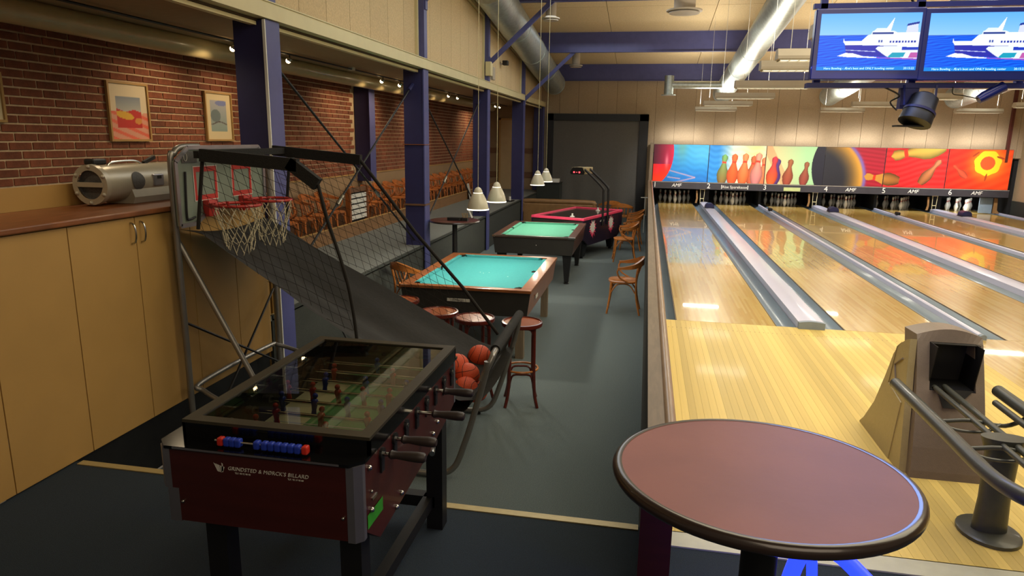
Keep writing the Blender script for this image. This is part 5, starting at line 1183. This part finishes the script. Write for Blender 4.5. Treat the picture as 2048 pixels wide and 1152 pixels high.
# slatted rack
t = thing('slatted_rack', 'brown framed rack with white slats between the platform chairs', 'rack', (-5.25, 3.4, .335))
MB().box(-5.32, -5.24, 3.0, 3.06, .335, 1.12).box(-5.32, -5.24, 3.74, 3.80, .335, 1.12).build('frame_post', M['oak'], t); MB().box(-5.32, -5.26, 3.06, 3.74, 1.04, 1.12).build('top_rail', M['brownwood'], t); MB().box(-5.32, -5.30, 3.06, 3.74, .5, 1.04).build('back_panel', M['pit'], t)
for i in range(5): MB().box(-5.285, -5.26, 3.07, 3.74, .585+i*.091, .585+i*.091+.066).build('slat', M['white'], t)
# ---- bar stools
def stool(label, loc, rz, group='bar stools in front of the pool table'):
    t = thing('bar_stool', label, 'bar stool', loc, rz, group)
    def L_(mb, nm, m, smooth=True, parent=None): return mb.build(nm, m, parent or t, smooth, local=True)
    s_ = L_(MB().lathe([(.001, .765), (.168, .765), (.172, .76), (.172, .745), (.001, .745)], 36, cap=False), 'seat_panel', M['stoolseat'])
    L_(MB().lathe([(.165, .735), (.183, .738), (.187, .755), (.183, .772), (.170, .775), (.167, .765)], 36, cap=False), 'seat_ring', M['stool'])
    for k in range(4):
        a = PI/4+k*PI/2; d = Vector((math.cos(a), math.sin(a), 0))
        L_(MB().tube(bez([d*.15+Vector((0, 0, .735)), d*.152+Vector((0, 0, .5)), d*.155+Vector((0, 0, .3)), d*.17+Vector((0, 0, .12)), d*.205], 5), [.0165]*14+[.015]*7, 10), 'leg', M['stool'])
        e = Vector((math.cos(a+PI/2), math.sin(a+PI/2), 0)); p1, p2 = d*.15, e*.15; md = (p1+p2)/2
        for zt_, zb_ in ((.722, .60), (.30, .18)):
            L_(MB().tube(bez([p1+Vector((0, 0, zb_)), p1*.93+md*.07+Vector((0, 0, zb_+.06)), p1*.7+md*.4+Vector((0, 0, zt_)), md*1.15+Vector((0, 0, zt_+.008)), p2*.7+md*.4+Vector((0, 0, zt_)), p2*.93+md*.07+Vector((0, 0, zb_+.06)), p2+Vector((0, 0, zb_))], 3), .0095, 8), 'arch_brace', M['stool'])
    L_(MB().tube([(.15*math.cos(i*PI/16), .15*math.sin(i*PI/16), .335) for i in range(32)], .0105, 8, True), 'foot_ring', M['bent'])
    return t
s1 = stool('dark red bar stool at the right, fully visible', (-1.455, -1.845, ZF), .2)
dup(s1, (-1.905, -1.80, ZF), .5, 'bar stool in the middle with a bright reflection on its seat')
dup(s1, (-2.29, -1.66, ZF), .1, 'bar stool at the left, mostly hidden behind the black ramp')
dup(s1, (-2.80, -1.30, ZF), .4, 'dark red bar stool glimpsed behind the ramp cloth near the platform')
# cue leaning on the platform wall
t = thing('pool_cue', 'pale pool cue leaning against the platform behind the ramp', 'cue', (-3.4, -1.35, ZF))
MB().tube([(-3.15, -1.45, ZF), (-3.45, -1.38, .1)], .010, 8).build('butt', M['black'], t, True); MB().tube([(-3.45, -1.38, .1), (-3.74, -1.31, .34)], .008, 8).build('shaft', M['white'], t, True)
# ---- standing table beside the second column
t = thing('standing_table', 'tall round black pedestal table beside the second column', 'table', (-3.33, 2.62, ZF))
MB().lathe([(.001, .690), (.375, .690), (.39, .695), (.39, .712), (.375, .717), (.001, .717)], 48, (-3.33, 2.62, 0), cap=False).build('top', M['mahog'], t, True)
MB().lathe([(.388, .688), (.396, .70), (.388, .716)], 48, (-3.33, 2.62, 0), cap=False).build('edge', M['rubber'], t, True)
MB().tube([(-3.33, 2.62, ZF+.03), (-3.33, 2.62, .69)], .04, 20).build('column', M['black'], t, True); MB().lathe([(.25, 0), (.25, .012), (.05, .04)], 32, (-3.33, 2.62, ZF)).build('base', M['black'], t, True)
t = thing('pencil_tray', 'black tray box with pale pencils on the standing table', 'tray', (-3.3, 2.6, .717))
MB().box(-3.42, -3.20, 2.5, 2.60, .717, .765).build('box', M['black'], t); MB().box(-3.19, -3.10, 2.5, 2.6, .717, .765).build('cup', M['black'], t)
for i in range(4): MB().tube([(-3.17+i*.02, 2.55, .74), (-3.19+i*.028, 2.53, .84)], .005, 6).build('pencil', M['ply'], t)
# menus / signs
def sign(x, y, z, label, h=.22, w_=.10):
    t = thing('card_stand', label, 'sign', (x, y, z)); MB().add([(x+.02, y-w_, z), (x+.02, y+w_*.5, z), (x-.05, y+w_*.2, z+h), (x-.05, y-w_*1.3, z+h), (x+.015, y-w_, z), (x+.015, y+w_*.5, z), (x-.055, y+w_*.2, z+h), (x-.055, y-w_*1.3, z+h)], [(0, 1, 2, 3), (7, 6, 5, 4), (0, 4, 5, 1), (1, 5, 6, 2), (2, 6, 7, 3), (3, 7, 4, 0)]).build('card', M['whiteprint'], t)
    MB().box(x-.05, x+.03, y-w_, y+w_*.5, z, z+.01).build('foot', M['black'], t)
sign(-5.12, 10.6, .335, 'tall leaning white card on the platform behind a pendant lamp', .42, .14); sign(-3.95, 6.15, .335, 'small black and white card on the platform edge', .17, .08)
t = thing('ashtray', 'dark tray with a small white item on the platform edge near the sofa', 'tray', (-3.95, 10.3, .335)); MB().box(-4.1, -3.85, 10.1, 10.4, .335, .36).build('dish', M['black'], t); MB().tube([(-3.95, 10.25, .36), (-3.95, 10.25, .46)], .03, 12).build('candle', M['white'], t, True)
# ---- sofa
t = thing('sofa', 'tan leather sofa seen from behind at the far end', 'sofa', (-2.75, 11.3, ZF))
sx0, sx1 = -3.72, -1.78
MB().box(sx0, sx1, 10.98, 11.12, ZF+.05, .24, .03).build('back', M['leather'], t)
MB().tube(bez([(sx0-.01, 11.05, .0), (sx0, 11.05, .22), (sx0+.08, 11.05, .285), (-2.75, 11.05, .29), (sx1-.08, 11.05, .285), (sx1, 11.05, .22), (sx1+.01, 11.05, .0)], 6), .07, 14).build('roll_edge', M['leather'], t, True)
MB().box(sx0, sx0+.2, 11.0, 11.85, ZF+.05, .15, .04).build('arm', M['leather'], t); MB().box(sx1-.2, sx1, 11.0, 11.85, ZF+.05, .15, .04).build('arm', M['leather'], t)
MB().box(sx0+.2, -2.76, 11.1, 11.85, ZF+.1, .05, .04).build('seat_cushion', M['leather'], t); MB().box(-2.74, sx1-.2, 11.1, 11.85, ZF+.1, .05, .04).build('seat_cushion', M['leather'], t)
for x, y in ((sx0+.08, 11.05), (sx1-.08, 11.05), (sx0+.08, 11.78), (sx1-.08, 11.78)): MB().box(x-.03, x+.03, y-.03, y+.03, ZF, ZF+.06).build('leg', M['black'], t)
t = thing('dark_cabinet', 'dark green-black cabinet behind the sofa', 'cabinet', (-3.5, 13.9, ZF)); MB().box(-3.76, -3.05, 13.6, 14.3, ZF, .62).build('body', M['riser'], t); MB().box(-3.78, -3.03, 13.58, 14.32, .62, .645).build('top', M['black'], t)
tag(MB().box(-3.45, -3.08, 13.65, 13.95, .645, .76, .01).build('white_box', M['white']), 'white box on the dark cabinet behind the sofa', 'box')
# low partition end T bar
t = thing('rail_end_bar', 'thin white T-shaped rod standing beside the far partition', 'rod', (-.42, 10.5, ZF)); MB().tube([(-.42, 10.5, ZF), (-.42, 10.5, .52)], .010, 8).build('rod', M['white'], t, True); MB().tube([(-.53, 10.5, .52), (-.31, 10.5, .52)], .011, 8).build('cross_piece', M['white'], t, True)
# ---- pictures
PM = col_mat('picture_print', .35)
def pic1(U, V):
    rgb = np.ones(U.shape+(3,))*np.array((214, 200, 170)); u, v = U, V
    low = v < .5+.02*np.sin(u*6); rgb[low] = np.array((214, 120, 100))*.6+np.array((214, 200, 170))*.4
    st = (np.sin(v*40+u*12) > .3) & low; rgb[st] = (222, 104, 80)
    m = (u > .17) & (u < .82) & (v > .2) & (v < .78); rgb[m] = (150, 158, 160)
    mm = m & (v < .54-.05*(u-.2)+.02*np.sin(u*12)); rgb[mm] = (190, 44, 36)
    y = mm & (np.hypot((u-.38)/.24, (v-.45+.15*(u-.3))/.07) < 1); rgb[y] = (214, 168, 50); y = mm & (np.hypot((u-.74)/.1, (v-.34)/.06) < 1); rgb[y] = (206, 140, 60)
    sk = m & ~mm; g = np.clip((v-.5)/.28, 0, 1)[..., None]; rgb[sk] = (np.array((176, 176, 168))*(1-g)+np.array((124, 136, 150))*g)[sk]
    return rgb
def pic2(U, V):
    rgb = np.ones(U.shape+(3,))*np.array((216, 200, 160)); u, v = U, V; m = (u > .18) & (u < .82) & (v > .18) & (v < .86)
    g = np.clip((v-.18)/.68, 0, 1)[..., None]; c_ = np.array((136, 156, 150))*(1-g)+np.array((170, 170, 178))*g; rgb[m] = c_[m]
    b = m & (np.hypot((u-.62)/.24, (v-.8)/.06) < 1); rgb[b] = (120, 130, 180); b = m & (np.hypot((u-.38)/.2, (v-.52)/.14) < 1); rgb[b] = (108, 122, 126)
    b = m & (np.abs(v-.36+.03*np.sin(u*9)) < .012); rgb[b] = (84, 70, 70); return rgb
def picf(y0, y1, z0, z1, fn, label):
    t = thing('framed_picture', label, 'picture', (-5.78, (y0+y1)/2, z0)); f_ = MB(); X_ = -5.79; e = .022
    f_.box(X_, X_+.03, y0, y1, z0, z0+e).box(X_, X_+.03, y0, y1, z1-e, z1).box(X_, X_+.03, y0, y0+e, z0+e, z1-e).box(X_, X_+.03, y1-e, y1, z0+e, z1-e); f_.build('frame', M['ply'], t)
    painted('print', fn, lambda u, v: (X_+.012, y0+e+u*(y1-y0-2*e), z0+e+v*(z1-z0-2*e)), 60, 60, PM, t)
picf(-1.52, -.93, 1.89, 2.49, pic1, 'framed picture with a red and yellow field under grey sky')
picf(.06, .62, 1.89, 2.49, pic2, 'framed pale watercolour landscape beside the nearest column')
picf(-3.25, -2.68, 2.05, 2.46, lambda U, V: np.ones(U.shape+(3,))*np.array((206, 194, 160)), 'pale picture cut off by the left picture edge')
# ---- boombox
t = thing('boombox', 'silver cylindrical boombox on the counter', 'boombox', (-4.12, -3.05, 1.476))
bx_, bz, rb_ = -4.12, 1.596, .105
MB().tube([(bx_, -3.36+i*.04, bz) for i in range(18)], [.098, .104]+[.104]*14+[.102, .095], 28).build('body', M['speaker'], t, True)
MB().prism([(bx_-.08, 1.478), (bx_+.10, 1.478), (bx_+.114, 1.515), (bx_+.100, 1.56), (bx_-.09, 1.56)], -3.20, -2.86, 'y').build('front_housing', M['speaker'], t)
ring = lambda y, r0, r1: MB().lathe([(r0, 0), (r1, 0), (r1, .03), (r0, .03), (r0, 0)], 28, (bx_, y, bz), 'y', cap=False)
MB().lathe([(.080, 0), (.112, 0), (.114, .03), (.104, .035)], 28, (bx_, -3.40, bz), 'y', cap=False).build('end_ring', M['speaker'], t, True)
MB().lathe([(.001, .012), (.082, .010), (.085, .0)], 24, (bx_, -3.385, bz), 'y', cap=False).build('woofer', M['grille'], t, True)
MB().box(bx_-.085, bx_+.085, -3.402, -3.39, bz-.012, bz+.014).build('guard_bar', M['speaker'], t)
for a_ in range(6): MB().sphere((bx_+.1*math.cos(a_*PI/3+.5), -3.40, bz+.1*math.sin(a_*PI/3+.5)), .012, 8, 6).build('ring_lug', M['speaker'], t, True)
for yc in (-3.145, -2.80):
    MB().grid(lambda u, v: (bx_+.1075*math.cos(.12+.52*v*math.sin(2*PI*u)), yc+.052*v*math.cos(2*PI*u), bz+.1075*math.sin(.12+.52*v*math.sin(2*PI*u))), 24, 5).build('speaker_grille', M['grille'], t, True)
MB().box(bx_+.085, bx_+.110, -3.02, -2.93, 1.57, 1.64, .006).build('control_panel', M['alu'], t); MB().box(bx_+.1095, bx_+.112, -2.99, -2.955, 1.612, 1.630).build('display', M['black'], t)
MB().tube(bez([(bx_, -3.26, 1.69), (bx_, -3.22, 1.715), (bx_, -3.05, 1.72), (bx_, -2.98, 1.70)], 5), .006, 8).build('handle', M['steel'], t, True)
MB().box(bx_-.10, bx_-.03, -3.32, -3.22, 1.70, 1.735, .01).build('strap', M['black'], t); MB().bar((bx_-.05, -2.9, 1.70), (bx_-.05, -2.8, 1.735), .02, .02).build('strap', M['black'], t)
t.location = (-4.20, -3.16, 1.476); t.scale = (1.24, 1.24, 1.24)
# small sphere end behind the round table
t = thing('floor_sensor', 'small dark blue knob peeking behind the round table', 'knob', (-.15, -4.3, 0))
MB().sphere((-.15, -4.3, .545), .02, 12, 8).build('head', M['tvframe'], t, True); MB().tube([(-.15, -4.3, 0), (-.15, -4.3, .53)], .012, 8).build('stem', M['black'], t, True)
